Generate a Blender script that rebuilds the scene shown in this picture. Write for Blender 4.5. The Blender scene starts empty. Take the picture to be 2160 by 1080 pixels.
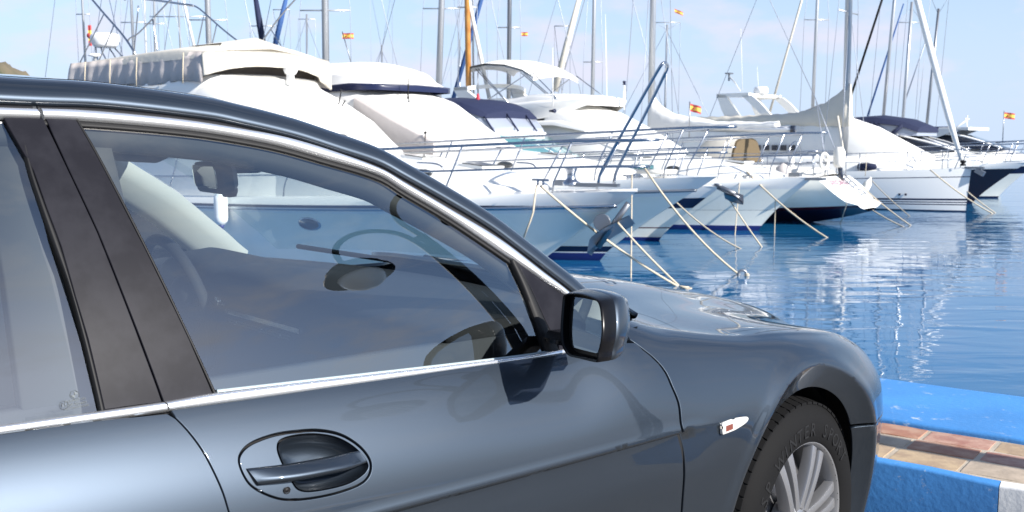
import bpy, math, random
import numpy as np
from mathutils import Vector, Matrix
from mathutils.geometry import delaunay_2d_cdt
sc = bpy.context.scene
rnd = random.Random(7)

# ------------------------------------------------------------------ camera
FPX, EYE = 2200.0, 1.356                 # focal length in photo pixels, eye height above the quay
PITCH = math.atan(240/2200.0)
CP, SP = math.cos(PITCH), math.sin(PITCH)
cam = bpy.data.cameras.new('camera'); co = bpy.data.objects.new('camera', cam)
sc.collection.objects.link(co); sc.camera = co
co.location = (0, 0, EYE); co.rotation_euler = (math.pi/2 - PITCH, 0, 0)
cam.sensor_width = 36; cam.lens = 36*FPX/2160; cam.clip_start = .05; cam.clip_end = 6000
cam.dof.use_dof = True; cam.dof.focus_distance = 2.15; cam.dof.aperture_fstop = 13.0

# ------------------------------------------------------------------ sky and sun
SUN_AZ, SUN_EL = math.radians(127), math.radians(29)
world = bpy.data.worlds.new('World'); sc.world = world; world.use_nodes = True
wn, wl = world.node_tree.nodes, world.node_tree.links
wn.clear()
w_out = wn.new('ShaderNodeOutputWorld'); w_bg = wn.new('ShaderNodeBackground')
sky = wn.new('ShaderNodeTexSky'); sky.sky_type = 'NISHITA'; sky.sun_disc = False
sky.sun_elevation = SUN_EL; sky.sun_rotation = SUN_AZ
sky.air_density = 1.0; sky.dust_density = .35; sky.ozone_density = 4.0; sky.altitude = 0
w_bg.inputs['Strength'].default_value = .10
def wnode(t, **k):
    n = wn.new(t)
    for a, b in k.items(): setattr(n, a, b)
    return n
# soft small clouds low over the horizon
tc = wnode('ShaderNodeTexCoord'); mp = wnode('ShaderNodeMapping'); mp.inputs['Scale'].default_value = (1, 1, 2.6)
nz = wnode('ShaderNodeTexNoise'); nz.inputs['Scale'].default_value = 9; nz.inputs['Detail'].default_value = 7; nz.inputs['Roughness'].default_value = .55
rp = wnode('ShaderNodeValToRGB'); rp.color_ramp.elements[0].position = .47; rp.color_ramp.elements[1].position = .66
sx = wnode('ShaderNodeSeparateXYZ')
band = wnode('ShaderNodeMapRange'); band.inputs['From Min'].default_value = .02; band.inputs['From Max'].default_value = .06
top = wnode('ShaderNodeMapRange'); top.inputs['From Min'].default_value = .11; top.inputs['From Max'].default_value = .22; top.inputs['To Min'].default_value = .7; top.inputs['To Max'].default_value = 0
mu = wnode('ShaderNodeMath', operation='MULTIPLY'); mu2 = wnode('ShaderNodeMath', operation='MULTIPLY'); mu2.inputs[1].default_value = .7
mix = wnode('ShaderNodeMixRGB'); mix.inputs['Color2'].default_value = (4.9, 4.7, 5.5, 1)
# thin streaked cirrus higher up
mp2 = wnode('ShaderNodeMapping'); mp2.inputs['Scale'].default_value = (1.2, 3.4, 5.5); mp2.inputs['Rotation'].default_value = (.3, .2, .5)
nz2 = wnode('ShaderNodeTexNoise'); nz2.inputs['Scale'].default_value = 2.2; nz2.inputs['Detail'].default_value = 8; nz2.inputs['Roughness'].default_value = .6; nz2.inputs['Distortion'].default_value = .5
rp2 = wnode('ShaderNodeValToRGB'); rp2.color_ramp.elements[0].position = .44; rp2.color_ramp.elements[1].position = .72
band2 = wnode('ShaderNodeMapRange'); band2.inputs['From Min'].default_value = .16; band2.inputs['From Max'].default_value = .36; band2.inputs['To Max'].default_value = .55
mu3 = wnode('ShaderNodeMath', operation='MULTIPLY'); mixc = wnode('ShaderNodeMixRGB'); mixc.inputs['Color2'].default_value = (5.2, 5.3, 5.8, 1)
# pale blue sea haze towards the horizon, the same all the way round
hz_mix = wnode('ShaderNodeMixRGB'); hz_mix.inputs['Color2'].default_value = (3.6, 4.42, 5.8, 1)
hz_r = wnode('ShaderNodeMapRange'); hz_r.inputs['From Min'].default_value = 0; hz_r.inputs['From Max'].default_value = .34; hz_r.inputs['To Min'].default_value = .92; hz_r.inputs['To Max'].default_value = .0
hz_r.interpolation_type = 'SMOOTHSTEP'
gam = wnode('ShaderNodeHueSaturation'); gam.inputs['Saturation'].default_value = 1.0
wl.new(tc.outputs['Generated'], mp.inputs['Vector']); wl.new(mp.outputs['Vector'], nz.inputs['Vector'])
wl.new(nz.outputs['Fac'], rp.inputs['Fac']); wl.new(tc.outputs['Generated'], sx.inputs[0]); wl.new(sx.outputs['Z'], band.inputs['Value'])
wl.new(sx.outputs['Z'], hz_r.inputs['Value']); wl.new(hz_r.outputs['Result'], hz_mix.inputs['Fac'])
wl.new(rp.outputs['Color'], mu.inputs[0]); wl.new(band.outputs['Result'], mu.inputs[1]); wl.new(mu.outputs[0], mu2.inputs[0]); wl.new(sx.outputs['Z'], top.inputs['Value']); wl.new(top.outputs['Result'], mu2.inputs[1])
wl.new(sky.outputs['Color'], gam.inputs['Color']); wl.new(gam.outputs['Color'], hz_mix.inputs['Color1']); wl.new(hz_mix.outputs['Color'], mixc.inputs['Color1']); wl.new(mixc.outputs['Color'], mix.inputs['Color1'])
wl.new(tc.outputs['Generated'], mp2.inputs['Vector']); wl.new(mp2.outputs['Vector'], nz2.inputs['Vector']); wl.new(nz2.outputs['Fac'], rp2.inputs['Fac'])
wl.new(sx.outputs['Z'], band2.inputs['Value']); wl.new(rp2.outputs['Color'], mu3.inputs[0]); wl.new(band2.outputs['Result'], mu3.inputs[1]); wl.new(mu3.outputs[0], mixc.inputs['Fac']); wl.new(mu2.outputs[0], mix.inputs['Fac'])
wl.new(mix.outputs['Color'], w_bg.inputs['Color']); wl.new(w_bg.outputs['Background'], w_out.inputs['Surface'])
sl = bpy.data.lights.new('sun', 'SUN'); so = bpy.data.objects.new('sun', sl); sc.collection.objects.link(so)
sl.energy = 5.0; sl.angle = math.radians(.53); sl.color = (1, .955, .89)
sun_dir = Vector((math.sin(SUN_AZ)*math.cos(SUN_EL), math.cos(SUN_AZ)*math.cos(SUN_EL), math.sin(SUN_EL)))
so.rotation_euler = sun_dir.to_track_quat('Z', 'Y').to_euler()
so.location = (20, -5, 30)
vs = sc.view_settings; vs.view_transform = 'Standard'; vs.look = 'None'; vs.exposure = .85; vs.gamma = 1; vs.use_curve_mapping = False
sc.render.engine = 'CYCLES'
sc.cycles.max_bounces = 10; sc.cycles.transparent_max_bounces = 16; sc.cycles.glossy_bounces = 5; sc.cycles.diffuse_bounces = 4
sc.cycles.use_denoising = True; sc.cycles.caustics_reflective = True; sc.cycles.blur_glossy = 1.5; sc.cycles.caustics_refractive = False

# ------------------------------------------------------------------ helpers
def link(o): sc.collection.objects.link(o); return o
def tag(o, label=None, cat=None, group=None, kind=None):
    if label: o['label'] = label
    if cat: o['category'] = cat
    if group: o['group'] = group
    if kind: o['kind'] = kind
    return o
def thing(name, label, cat, loc=(0, 0, 0), rotz=0, group=None, parent=None):
    o = link(bpy.data.objects.new(name, None)); o.empty_display_size = .2
    o.location = loc; o.rotation_euler = (0, 0, rotz)
    return tag(o, label, cat, group)
def mesh(name, V, F, m=None, parent=None, smooth=True, mids=None, normals=None):
    me = bpy.data.meshes.new(name)
    me.from_pydata([tuple(map(float, v)) for v in V], [], [tuple(int(i) for i in f) for f in F])
    for mm in (m if isinstance(m, (list, tuple)) else [m]):
        if mm: me.materials.append(mm)
    if mids is not None: me.polygons.foreach_set('material_index', list(mids))
    me.polygons.foreach_set('use_smooth', [bool(smooth)]*len(me.polygons))
    me.update()
    if normals is not None: me.normals_split_custom_set_from_vertices([tuple(map(float, n)) for n in normals])
    o = link(bpy.data.objects.new(name, me))
    if parent: o.parent = parent
    return o
def autosmooth(o, deg=35):
    me = o.data
    import bmesh
    bm = bmesh.new(); bm.from_mesh(me); c = math.radians(deg)
    for e in bm.edges:
        if len(e.link_faces) == 2 and e.calc_face_angle(0) > c: e.smooth = False
    bm.to_mesh(me); bm.free(); return o
class MB:
    def __init__(s): s.V, s.F, s.M = [], [], []
    def add(s, V, F, mi=0):
        b = len(s.V); s.V += [tuple(v) for v in V]; s.F += [tuple(i+b for i in f) for f in F]; s.M += [mi]*len(F); return s
    def box(s, c, d, rz=0, mi=0, tilt=None):
        x, y, z = d[0]/2, d[1]/2, d[2]/2
        P = [(a*x, b*y, e*z) for e in (-1, 1) for a, b in ((-1, -1), (1, -1), (1, 1), (-1, 1))]
        R = Matrix.Rotation(rz, 3, 'Z')
        if tilt: R = R @ Matrix.Rotation(tilt, 3, 'Y')
        P = [tuple(R @ Vector(p) + Vector(c)) for p in P]
        return s.add(P, [(3, 2, 1, 0), (4, 5, 6, 7), (0, 1, 5, 4), (1, 2, 6, 5), (2, 3, 7, 6), (3, 0, 4, 7)], mi)
    def tube(s, pts, r, n=6, mi=0, cap=True):
        V, F = tube_geo(pts, r, n, cap); return s.add(V, F, mi)
    def build(s, name, m, parent=None, smooth=True, auto=None):
        o = mesh(name, s.V, s.F, m, parent, smooth, s.M)
        if auto: autosmooth(o, auto)
        return o
def tube_geo(pts, r, n=8, cap=True, closed=False):
    P = [Vector(p) for p in pts]; N = len(P)
    rr = r if hasattr(r, '__len__') else [r]*N
    V, F = [], []; up = None
    for i in range(N):
        a = P[(i-1) % N] if (closed or i > 0) else P[i]; b = P[(i+1) % N] if (closed or i < N-1) else P[i]
        t = (b-a).normalized() if (b-a).length > 1e-9 else Vector((0, 0, 1))
        if up is None:
            up = Vector((0, 0, 1)) if abs(t.z) < .9 else Vector((1, 0, 0))
        x = up - t*up.dot(t); x = x.normalized() if x.length > 1e-6 else t.orthogonal().normalized()
        up = x; y = t.cross(x)
        for k in range(n):
            q = 2*math.pi*k/n; V.append(tuple(P[i] + (x*math.cos(q)+y*math.sin(q))*rr[i]))
    for i in range(N if closed else N-1):
        j = (i+1) % N
        for k in range(n): F.append((i*n+k, i*n+(k+1) % n, j*n+(k+1) % n, j*n+k))
    if cap and not closed:
        F.append(tuple(range(n))[::-1]); F.append(tuple((N-1)*n+k for k in range(n)))
    return V, F
def tube(name, pts, r, m, parent=None, n=8, closed=False):
    V, F = tube_geo(pts, r, n, True, closed); return mesh(name, V, F, m, parent)
def grid_faces(nr, nc, closed=False):
    return [(i*nc+j, i*nc+(j+1) % nc, (i+1)*nc+(j+1) % nc, (i+1)*nc+j) for i in range(nr-1) for j in range(nc if closed else nc-1)]
def loft(rows, closed=False, cap=False):
    nr, nc = len(rows), len(rows[0]); V = [p for r in rows for p in r]; F = grid_faces(nr, nc, closed)
    if cap: F += [tuple(range(nc))[::-1], tuple((nr-1)*nc+k for k in range(nc))]
    return V, F
def lathe(prof, n=24, c=(0, 0, 0), axis='Z'):
    rows = []
    for r, h in prof:
        row = []
        for k in range(n):
            a = 2*math.pi*k/n; p = (r*math.cos(a), r*math.sin(a), h)
            if axis == 'Y': p = (p[0], p[2], p[1])
            if axis == 'X': p = (p[2], p[0], p[1])
            row.append((p[0]+c[0], p[1]+c[1], p[2]+c[2]))
        rows.append(row)
    return loft(rows, True)
def spline(pts, n):
    """Catmull-Rom through pts, n samples by chord length"""
    P = np.array(pts, float); N = len(P)
    if N == 2: return np.array([P[0]+(P[1]-P[0])*t for t in np.linspace(0, 1, n)])
    d = np.concatenate([[0], np.cumsum(np.maximum(np.linalg.norm(np.diff(P, axis=0), axis=1), 1e-9)**.7)])
    M = np.empty_like(P)
    M[1:-1] = (P[2:]-P[:-2])/(d[2:]-d[:-2])[:, None]
    M[0] = (P[1]-P[0])/(d[1]-d[0]); M[-1] = (P[-1]-P[-2])/(d[-1]-d[-2])
    t = np.linspace(0, d[-1], n); i = np.clip(np.searchsorted(d, t, side='right')-1, 0, N-2)
    h = (d[i+1]-d[i])[:, None]; s = ((t-d[i])[:, None])/h
    return (2*s**3-3*s**2+1)*P[i]+(s**3-2*s**2+s)*h*M[i]+(-2*s**3+3*s**2)*P[i+1]+(s**3-s**2)*h*M[i+1]
def interp_rows(x, X, A):
    """smooth (Hermite) interpolation of rows A at stations X"""
    X = np.asarray(X, float); A = np.asarray(A, float); sh = A.shape; A = A.reshape(len(X), -1)
    dx = np.diff(X)[:, None]; D = np.diff(A, axis=0)/dx
    M = np.empty_like(A); M[0] = D[0]; M[-1] = D[-1]
    M[1:-1] = (D[:-1]*dx[1:]+D[1:]*dx[:-1])/(dx[1:]+dx[:-1])
    M[1:-1] = np.where(D[:-1]*D[1:] <= 0, M[1:-1]*.35, M[1:-1])
    x = np.clip(np.asarray(x, float), X[0], X[-1]); i = np.clip(np.searchsorted(X, x, side='right')-1, 0, len(X)-2)
    h = dx[i]; s = ((x-X[i])[:, None])/h
    R = (2*s**3-3*s**2+1)*A[i]+(s**3-2*s**2+s)*h*M[i]+(-2*s**3+3*s**2)*A[i+1]+(s**3-s**2)*h*M[i+1]
    return R.reshape((len(x),)+sh[1:])
def sstep(a, b, x):
    t = np.clip((x-a)/(b-a), 0, 1); return t*t*(3-2*t)
def ray(x, y):
    a, b = (x-1080)/FPX, (540-y)/FPX; return np.array([a, CP+b*SP, -SP+b*CP])
CAMW = np.array([0, 0, EYE])
def at_z(x, y, z):
    d = ray(x, y); return CAMW+(z-EYE)/d[2]*d
def at_depth(x, y, Y):
    d = ray(x, y); return CAMW+Y/d[1]*d
def to_px(P):
    P = np.asarray(P, float); X, Y, Z = P[..., 0], P[..., 1], P[..., 2]-EYE
    d = Y*CP-Z*SP; up = Y*SP+Z*CP
    return np.stack([1080+FPX*X/d, 540-FPX*up/d], -1)
def pip(Q, poly):
    Q = np.asarray(Q); x, y = Q[:, 0], Q[:, 1]; P = np.asarray(poly); ins = np.zeros(len(Q), bool)
    j = len(P)-1
    for i in range(len(P)):
        xi, yi, xj, yj = P[i, 0], P[i, 1], P[j, 0], P[j, 1]
        with np.errstate(divide='ignore', invalid='ignore'):
            c = ((yi > y) != (yj > y)) & (x < (xj-xi)*(y-yi)/(yj-yi+1e-300)+xi)
        ins ^= c; j = i
    return ins
def resample(poly, step):
    P = np.asarray(poly, float); out = []
    for i in range(len(P)):
        a, b = P[i], P[(i+1) % len(P)]; n = max(1, int(math.ceil(np.linalg.norm(b-a)/step)))
        out += [a+(b-a)*k/n for k in range(n)]
    return np.array(out)
def offset_poly(P, d):
    """move a closed 2D polygon inward by d"""
    P = np.asarray(P, float); A = np.sum(P[:, 0]*np.roll(P[:, 1], -1)-np.roll(P[:, 0], -1)*P[:, 1])
    sg = 1 if A > 0 else -1
    e1 = P-np.roll(P, 1, 0); e2 = np.roll(P, -1, 0)-P
    n1 = np.stack([-e1[:, 1], e1[:, 0]], 1); n2 = np.stack([-e2[:, 1], e2[:, 0]], 1)
    n1 /= np.linalg.norm(n1, axis=1)[:, None]+1e-12; n2 /= np.linalg.norm(n2, axis=1)[:, None]+1e-12
    m = n1+n2; l = np.maximum(np.sum(m*m, 1), .6)[:, None]
    return P+sg*2*d*m/l

# ------------------------------------------------------------------ materials
MATS = {}
def mat(name, col, rough=.5, metal=0, coat=0, bump=None, var=None, spec=None, sheen=0, emit=None, coat_rough=.03):
    m = bpy.data.materials.new(name); m.use_nodes = True; nt = m.node_tree; b = nt.nodes['Principled BSDF']
    b.inputs['Base Color'].default_value = (*col, 1); b.inputs['Roughness'].default_value = rough; b.inputs['Metallic'].default_value = metal
    b.inputs['Coat Weight'].default_value = coat; b.inputs['Coat Roughness'].default_value = coat_rough
    if spec is not None: b.inputs['Specular IOR Level'].default_value = spec
    if sheen: b.inputs['Sheen Weight'].default_value = sheen
    N = nt.nodes.new; L = nt.links.new
    if bump or var: t = N('ShaderNodeTexCoord')
    if bump:
        n = N('ShaderNodeTexNoise'); n.inputs['Scale'].default_value = bump[0]; n.inputs['Detail'].default_value = 6
        bn = N('ShaderNodeBump'); bn.inputs['Strength'].default_value = bump[1]; bn.inputs['Distance'].default_value = bump[2] if len(bump) > 2 else .01
        L(t.outputs['Object'], n.inputs['Vector']); L(n.outputs['Fac'], bn.inputs['Height']); L(bn.outputs['Normal'], b.inputs['Normal'])
    if var:                                   # (scale, second colour, low, high)
        n = N('ShaderNodeTexNoise'); n.inputs['Scale'].default_value = var[0]; n.inputs['Detail'].default_value = 8; n.inputs['Roughness'].default_value = .6
        r = N('ShaderNodeValToRGB'); r.color_ramp.elements[0].position = var[2]; r.color_ramp.elements[1].position = var[3]
        r.color_ramp.elements[0].color = (*col, 1); r.color_ramp.elements[1].color = (*var[1], 1)
        L(t.outputs['Object'], n.inputs['Vector']); L(n.outputs['Fac'], r.inputs['Fac']); L(r.outputs['Color'], b.inputs['Base Color'])
    MATS[name] = m; return m
def glass(name, tint, ior=1.65, rough=0.0):
    """thin pane: tinted see-through plus a Fresnel mirror"""
    m = bpy.data.materials.new(name); m.use_nodes = True; nt = m.node_tree; nt.nodes.clear(); N = nt.nodes.new; L = nt.links.new
    o = N('ShaderNodeOutputMaterial'); x = N('ShaderNodeMixShader'); t = N('ShaderNodeBsdfTransparent'); g = N('ShaderNodeBsdfGlossy'); f = N('ShaderNodeFresnel')
    t.inputs['Color'].default_value = (*tint, 1); g.inputs['Roughness'].default_value = rough; f.inputs['IOR'].default_value = ior
    L(f.outputs['Fac'], x.inputs['Fac']); L(t.outputs[0], x.inputs[1]); L(g.outputs[0], x.inputs[2]); L(x.outputs[0], o.inputs['Surface'])
    MATS[name] = m; return m
# ------------------------------------------------------------------ the car: surfaces, in car axes (x forward from the front axle, y left, z up)
TH = math.radians(49.6); OU, OV = 2.29, -2.43
FW = np.array([math.sin(TH), math.cos(TH)]); RW = np.array([math.cos(TH), -math.sin(TH)])
CARLOC = (OU*FW[0]+OV*RW[0], OU*FW[1]+OV*RW[1], 0); CARROT = math.pi/2-TH
CAMC = np.array([-OU, -OV, EYE])          # camera in (u, v, z), v to the right
def rayc(x, y):
    d = ray(x, y); return np.array([d[0]*FW[0]+d[1]*FW[1], d[0]*RW[0]+d[1]*RW[1], d[2]])
def car_w(P):                              # (u,y,z) -> world
    P = np.asarray(P, float); u, v, z = P[..., 0], -P[..., 1], P[..., 2]
    return np.stack([(u+OU)*FW[0]+(v+OV)*RW[0], (u+OU)*FW[1]+(v+OV)*RW[1], z], -1)
def hit_v(x, y, v):
    d = rayc(x, y); return CAMC+(v-CAMC[1])/d[1]*d
def hit_fn(x, y, fn, v=.9):
    d = rayc(x, y); t = (v-CAMC[1])/d[1]
    for _ in range(40): p = CAMC+t*d; t = (fn(p[0], p[2])-CAMC[1])/d[1]
    return CAMC+t*d
# sections of the lower body: 11 control points (v, z) from sill to hood centre
ST = [-4.18, -4.05, -3.6, -3.0, -2.0, -1.2, -.85, -.68, -.45, -.2, 0, .2, .34, .5, .66, .78, .845, .87]
def lowsec(k=1., z5=.962, v5=.862):
    return [(.88*k, .19), (.935*k, .38), (.955*k, .56), (.961*k, .715), (.933*k, z5-.117), (v5*k, z5), (.78*k, z5+.022), (.74*k, z5+.03), (.55*k, z5+.05), (.3*k, z5+.06), (0, z5+.06)]
CT = np.array([
    [(0, .3), (0, .4), (0, .5), (0, .65), (0, .8), (0, .9), (0, .92), (0, .92), (0, .92), (0, .92), (0, .92)],
    lowsec(.80, .93, .84), lowsec(.955, .95), lowsec(.995, .965), lowsec(1, .966), lowsec(1, .945, .859), lowsec(1, .932, .857),
    [(.88, .19), (.935, .38), (.955, .56), (.961, .71), (.933, .825), (.872, .925), (.81, .968), (.735, .99), (.55, 1.015), (.3, 1.035), (0, 1.04)],
    [(.88, .19), (.935, .38), (.955, .56), (.961, .70), (.937, .79), (.885, .880), (.83, .915), (.77, .926), (.58, .962), (.32, 1.006), (0, 1.01)],
    [(.88, .19), (.933, .38), (.953, .56), (.958, .685), (.937, .768), (.890, .846), (.845, .872), (.795, .882), (.58, .922), (.32, .97), (0, .972)],
    [(.88, .19), (.926, .38), (.948, .56), (.954, .675), (.936, .755), (.888, .825), (.842, .852), (.79, .864), (.57, .888), (.32, .937), (0, .938)],
    [(.87, .19), (.914, .38), (.937, .54), (.942, .655), (.924, .732), (.876, .793), (.826, .824), (.772, .838), (.55, .85), (.31, .895), (0, .897)],
    [(.848, .19), (.888, .38), (.909, .53), (.912, .638), (.895, .706), (.846, .768), (.793, .8), (.738, .813), (.53, .822), (.31, .868), (0, .87)],
    [(.79, .19), (.825, .37), (.842, .51), (.842, .605), (.826, .67), (.783, .728), (.735, .758), (.68, .77), (.5, .782), (.3, .832), (0, .836)],
    [(.69, .19), (.718, .36), (.733, .48), (.73, .56), (.712, .62), (.67, .675), (.625, .705), (.575, .72), (.44, .735), (.27, .788), (0, .794)],
    [(.545, .19), (.57, .35), (.58, .46), (.576, .535), (.56, .592), (.525, .64), (.49, .665), (.45, .68), (.35, .70), (.22, .745), (0, .752)],
    [(.36, .19), (.385, .34), (.39, .45), (.388, .52), (.375, .57), (.35, .61), (.325, .635), (.30, .648), (.24, .67), (.15, .70), (0, .708)],
    [(0, .19), (0, .33), (0, .44), (0, .51), (0, .555), (0, .59), (0, .61), (0, .625), (0, .645), (0, .67), (0, .68)]], float)
WR, WC = .345, (.012, .342)                # wheel radius, centre (u, z)
ARCH, AK = .318, .838                     # wheel arch: half width, and its height factor
AC = (.008, .342)
def sec_eval(C, s):
    """Catmull-Rom along the section, C (n,11,2), s (n,)"""
    i = np.clip(s.astype(int), 0, 9); t = (s-i)[:, None]; r = np.arange(len(s))
    p = lambda k: C[r, np.clip(k, 0, 10)]
    p0, p1, p2, p3 = p(i-1), p(i), p(i+1), p(i+2)
    p3 = np.where((i >= 9)[:, None], np.stack([-C[r, 9][:, 0], C[r, 9][:, 1]], 1), p3)
    return .5*(2*p1+(p2-p0)*t+(2*p0-5*p1+4*p2-p3)*t**2+(3*p1-p0-3*p2+p3)*t**3)
def SB(Q, detail=True):
    Q = np.asarray(Q, float); u, s = Q[:, 0], Q[:, 1]
    flip = s > 10; s = np.where(flip, 20-s, s)
    vz = sec_eval(interp_rows(u, ST, CT), s); v, z = vz[:, 0].copy(), vz[:, 1].copy()
    if detail:
        fade = 1-sstep(-.5, -.3, u)
        fade2 = sstep(-3.6, -3.4, u)
        low = (s < 4.5)
        v -= np.where(low, .015*sstep(.7180, .7125, z)*(1-.45*sstep(.70, .60, z))*fade*fade2, 0)
        v += np.where(low, .0025*np.exp(-((z-.723)/.010)**2)*fade*fade2, 0)
        for wu in (AC[0], AC[0]-2.99):
            r = np.hypot(u-wu, (z-AC[1])*AK)
            v += np.where(s < 5.2, .006*np.exp(-((r-(ARCH+.062))/.022)**2)-.046*np.clip((ARCH+.056-r)/.056, 0, 1.2), 0)*np.where(r < .55, 1, 0)
    y = np.where(flip, v, -v)
    return np.stack([u, y, z], 1)
def s_of(u, z, top=5):
    """section parameter at height z on the side"""
    u = np.atleast_1d(np.asarray(u, float)); z = np.atleast_1d(np.asarray(z, float))
    lo, hi = np.zeros(len(u)), np.full(len(u), float(top)); C = interp_rows(u, ST, CT)
    for _ in range(40):
        m = (lo+hi)/2; g = sec_eval(C, m)[:, 1] > z; hi = np.where(g, m, hi); lo = np.where(g, lo, m)
    return (lo+hi)/2
_gu, _gs = np.meshgrid(np.linspace(-2.3, .868, 420), np.linspace(0, 11, 260), indexing='ij')
_GQ = np.stack([_gu.ravel(), _gs.ravel()], 1); _GP = to_px(car_w(SB(_GQ)))
def inv(pts, smax=8.2, umax=.868):
    out = []
    ok = (_GQ[:, 1] <= smax) & (_GQ[:, 0] <= umax)
    for p in pts:
        p = np.array(p, float); d = np.sum((_GP-p)**2, 1); d[~ok] = 1e12; q = _GQ[d.argmin()].copy()
        for _ in range(12):
            e = 1e-3; B = to_px(car_w(SB(np.array([q, q+[e, 0], q+[0, e]])))); J = np.stack([(B[1]-B[0])/e, (B[2]-B[0])/e], 1)
            try: st = np.linalg.solve(J, p-B[0])
            except np.linalg.LinAlgError: break
            n = np.linalg.norm(st/np.array([.05, .3])); q = q+(st if n < 1 else st/n)
            q[0] = min(max(q[0], -2.3), umax); q[1] = min(max(q[1], 0), smax)
        out.append(q)
    return np.array(out)
def ginv(pts): return np.array([hit_fn(x, y, sg)[[0, 2]] for x, y in pts])
# side of the greenhouse: v as a function of (u, z)
def sg(u, z):
    return .862-.33*(z-.95)-.33*(z-.95)**2*np.sign(z-.95)-.04*np.maximum(0, u+1.6)**2-.035*np.maximum(0, -2.1-u)**2
def SGo(off):
    def f(Q, detail=True):
        Q = np.asarray(Q, float); u, z = Q[:, 0], Q[:, 1]; e = 1e-3; v = sg(u, z)
        n = np.stack([-(sg(u+e, z)-v)/e, np.ones_like(v), -(sg(u, z+e)-v)/e], 1); n /= np.linalg.norm(n, axis=1)[:, None]
        P = np.stack([u, v, z], 1)+n*off; P[:, 1] *= -1; return P
    return f

def panel_geo(S, poly, scale, step, shrink=0, flange=.012, holes=(), rows=None, bev=.0016, bstep=None):
    """a curved sheet cut to `poly` in the surface's own parameters, its rim rolled inwards; returns V, F, N"""
    sc_ = np.array(scale, float); P = np.asarray(poly, float)*sc_
    P = resample(P, bstep or step*.75)
    if shrink: P = offset_poly(P, shrink)
    H = [resample(np.asarray(h, float)*sc_, step*.6) for h in holes]
    H = [offset_poly(h, -shrink) if shrink else h for h in H]
    lo, hi = P.min(0), P.max(0)
    gx, gy = np.meshgrid(np.arange(lo[0]+step*.5, hi[0], step), np.arange(lo[1]+step*.5, hi[1], step), indexing='ij')
    G = np.stack([gx.ravel(), gy.ravel()], 1)
    if rows is not None: G = np.concatenate([G[np.min(np.linalg.norm(G[:, None]-(rows*sc_)[None], axis=2), axis=1) > step*.4], rows*sc_])
    G = G[pip(G, P)]
    for h in H: G = G[~pip(G, h)]
    B = np.concatenate([P]+H)
    keep = np.ones(len(G), bool)
    for k in range(0, len(G), 400):
        keep[k:k+400] = np.min(np.linalg.norm(G[k:k+400, None]-B[None], axis=2), axis=1) > step*.38
    G = G[keep]; A = np.concatenate([B, G])
    E = []; b = 0
    for loop in [P]+H:
        n = len(loop); E += [(b+i, b+(i+1) % n) for i in range(n)]; b += n
    vo, eo, fo, *_ = delaunay_2d_cdt([Vector(p) for p in A], E, [], 0, 1e-7)
    A = np.array([tuple(v) for v in vo]); T = np.array([f for f in fo if len(f) == 3])
    c = A[T].mean(1); k = pip(c, P)
    for h in H: k &= ~pip(c, h)
    T = T[k]
    Q = A/sc_; V = S(Q)
    e = 2e-3/sc_; du = S(Q+[e[0], 0])-S(Q-[e[0], 0]); ds = S(Q+[0, e[1]])-S(Q-[0, e[1]])
    N = np.cross(du, ds); N /= np.linalg.norm(N, axis=1)[:, None]+1e-12
    ref = np.stack([np.zeros(len(V)), np.where(V[:, 1] > 0, 1, -1.), np.full(len(V), .6)], 1)
    sgn = np.sign(np.sum(np.sum(N*ref, 1))); N *= sgn
    tn = np.cross(V[T[:, 1]]-V[T[:, 0]], V[T[:, 2]]-V[T[:, 0]]); bad = np.sum(tn*N[T[:, 0]], 1) < 0; T[bad] = T[bad][:, ::-1]
    F = [tuple(t) for t in T]
    if flange:
        cnt = {}
        for t in F:
            for i in range(3): cnt.setdefault(frozenset((t[i], t[(i+1) % 3])), []).append((t[i], t[(i+1) % 3], t[(i+2) % 3]))
        be = [v[0] for v in cnt.values() if len(v) == 1]
        out = np.zeros_like(V)
        for a, b_, o in be:
            d = (V[a]+V[b_])/2-V[o]; t = V[b_]-V[a]; t = t/(np.linalg.norm(t)+1e-12); d -= t*d.dot(t); d /= np.linalg.norm(d)+1e-12
            out[a] += d; out[b_] += d
        bv = sorted({x for a, b_, _ in be for x in (a, b_)}); m1 = {}; m2 = {}; nv = []; nn = []; base = len(V)
        for x in bv:
            o = out[x]/(np.linalg.norm(out[x])+1e-12)
            m1[x] = base+len(nv); nv.append(V[x]+o*bev-N[x]*bev); q = N[x]*.35+o; nn.append(q/np.linalg.norm(q))
            m2[x] = base+len(nv); nv.append(V[x]+o*bev*.6-N[x]*flange); nn.append(o)
        V = np.concatenate([V, nv]); N = np.concatenate([N, nn])
        for a, b_, _ in be: F += [(b_, a, m1[a], m1[b_]), (m1[b_], m1[a], m2[a], m2[b_])]
    return V, F, N
def lside(V):
    # the far side's pillar stands a little further back
    V = np.array(V, float); V[:, 1] *= -1
    if V[:, 2].max() > 1.02: V[:, 0] -= .105*sstep(-1.75, -1.0, V[:, 0])*sstep(.93, .985, V[:, 2])
    return V
def mirror_geo(V, F, N):
    V = lside(V); N = N.copy(); N[:, 1] *= -1; return V, [f[::-1] for f in F], N
def both(name, geo, m, parent, parent2=None, label=None, label2=None):
    a = mesh(name, geo[0], geo[1], m, parent, True, None, geo[2]); g = mirror_geo(*geo)
    b = mesh(name, g[0], g[1], m, parent2 or parent, True, None, g[2])
    return a, b
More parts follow.
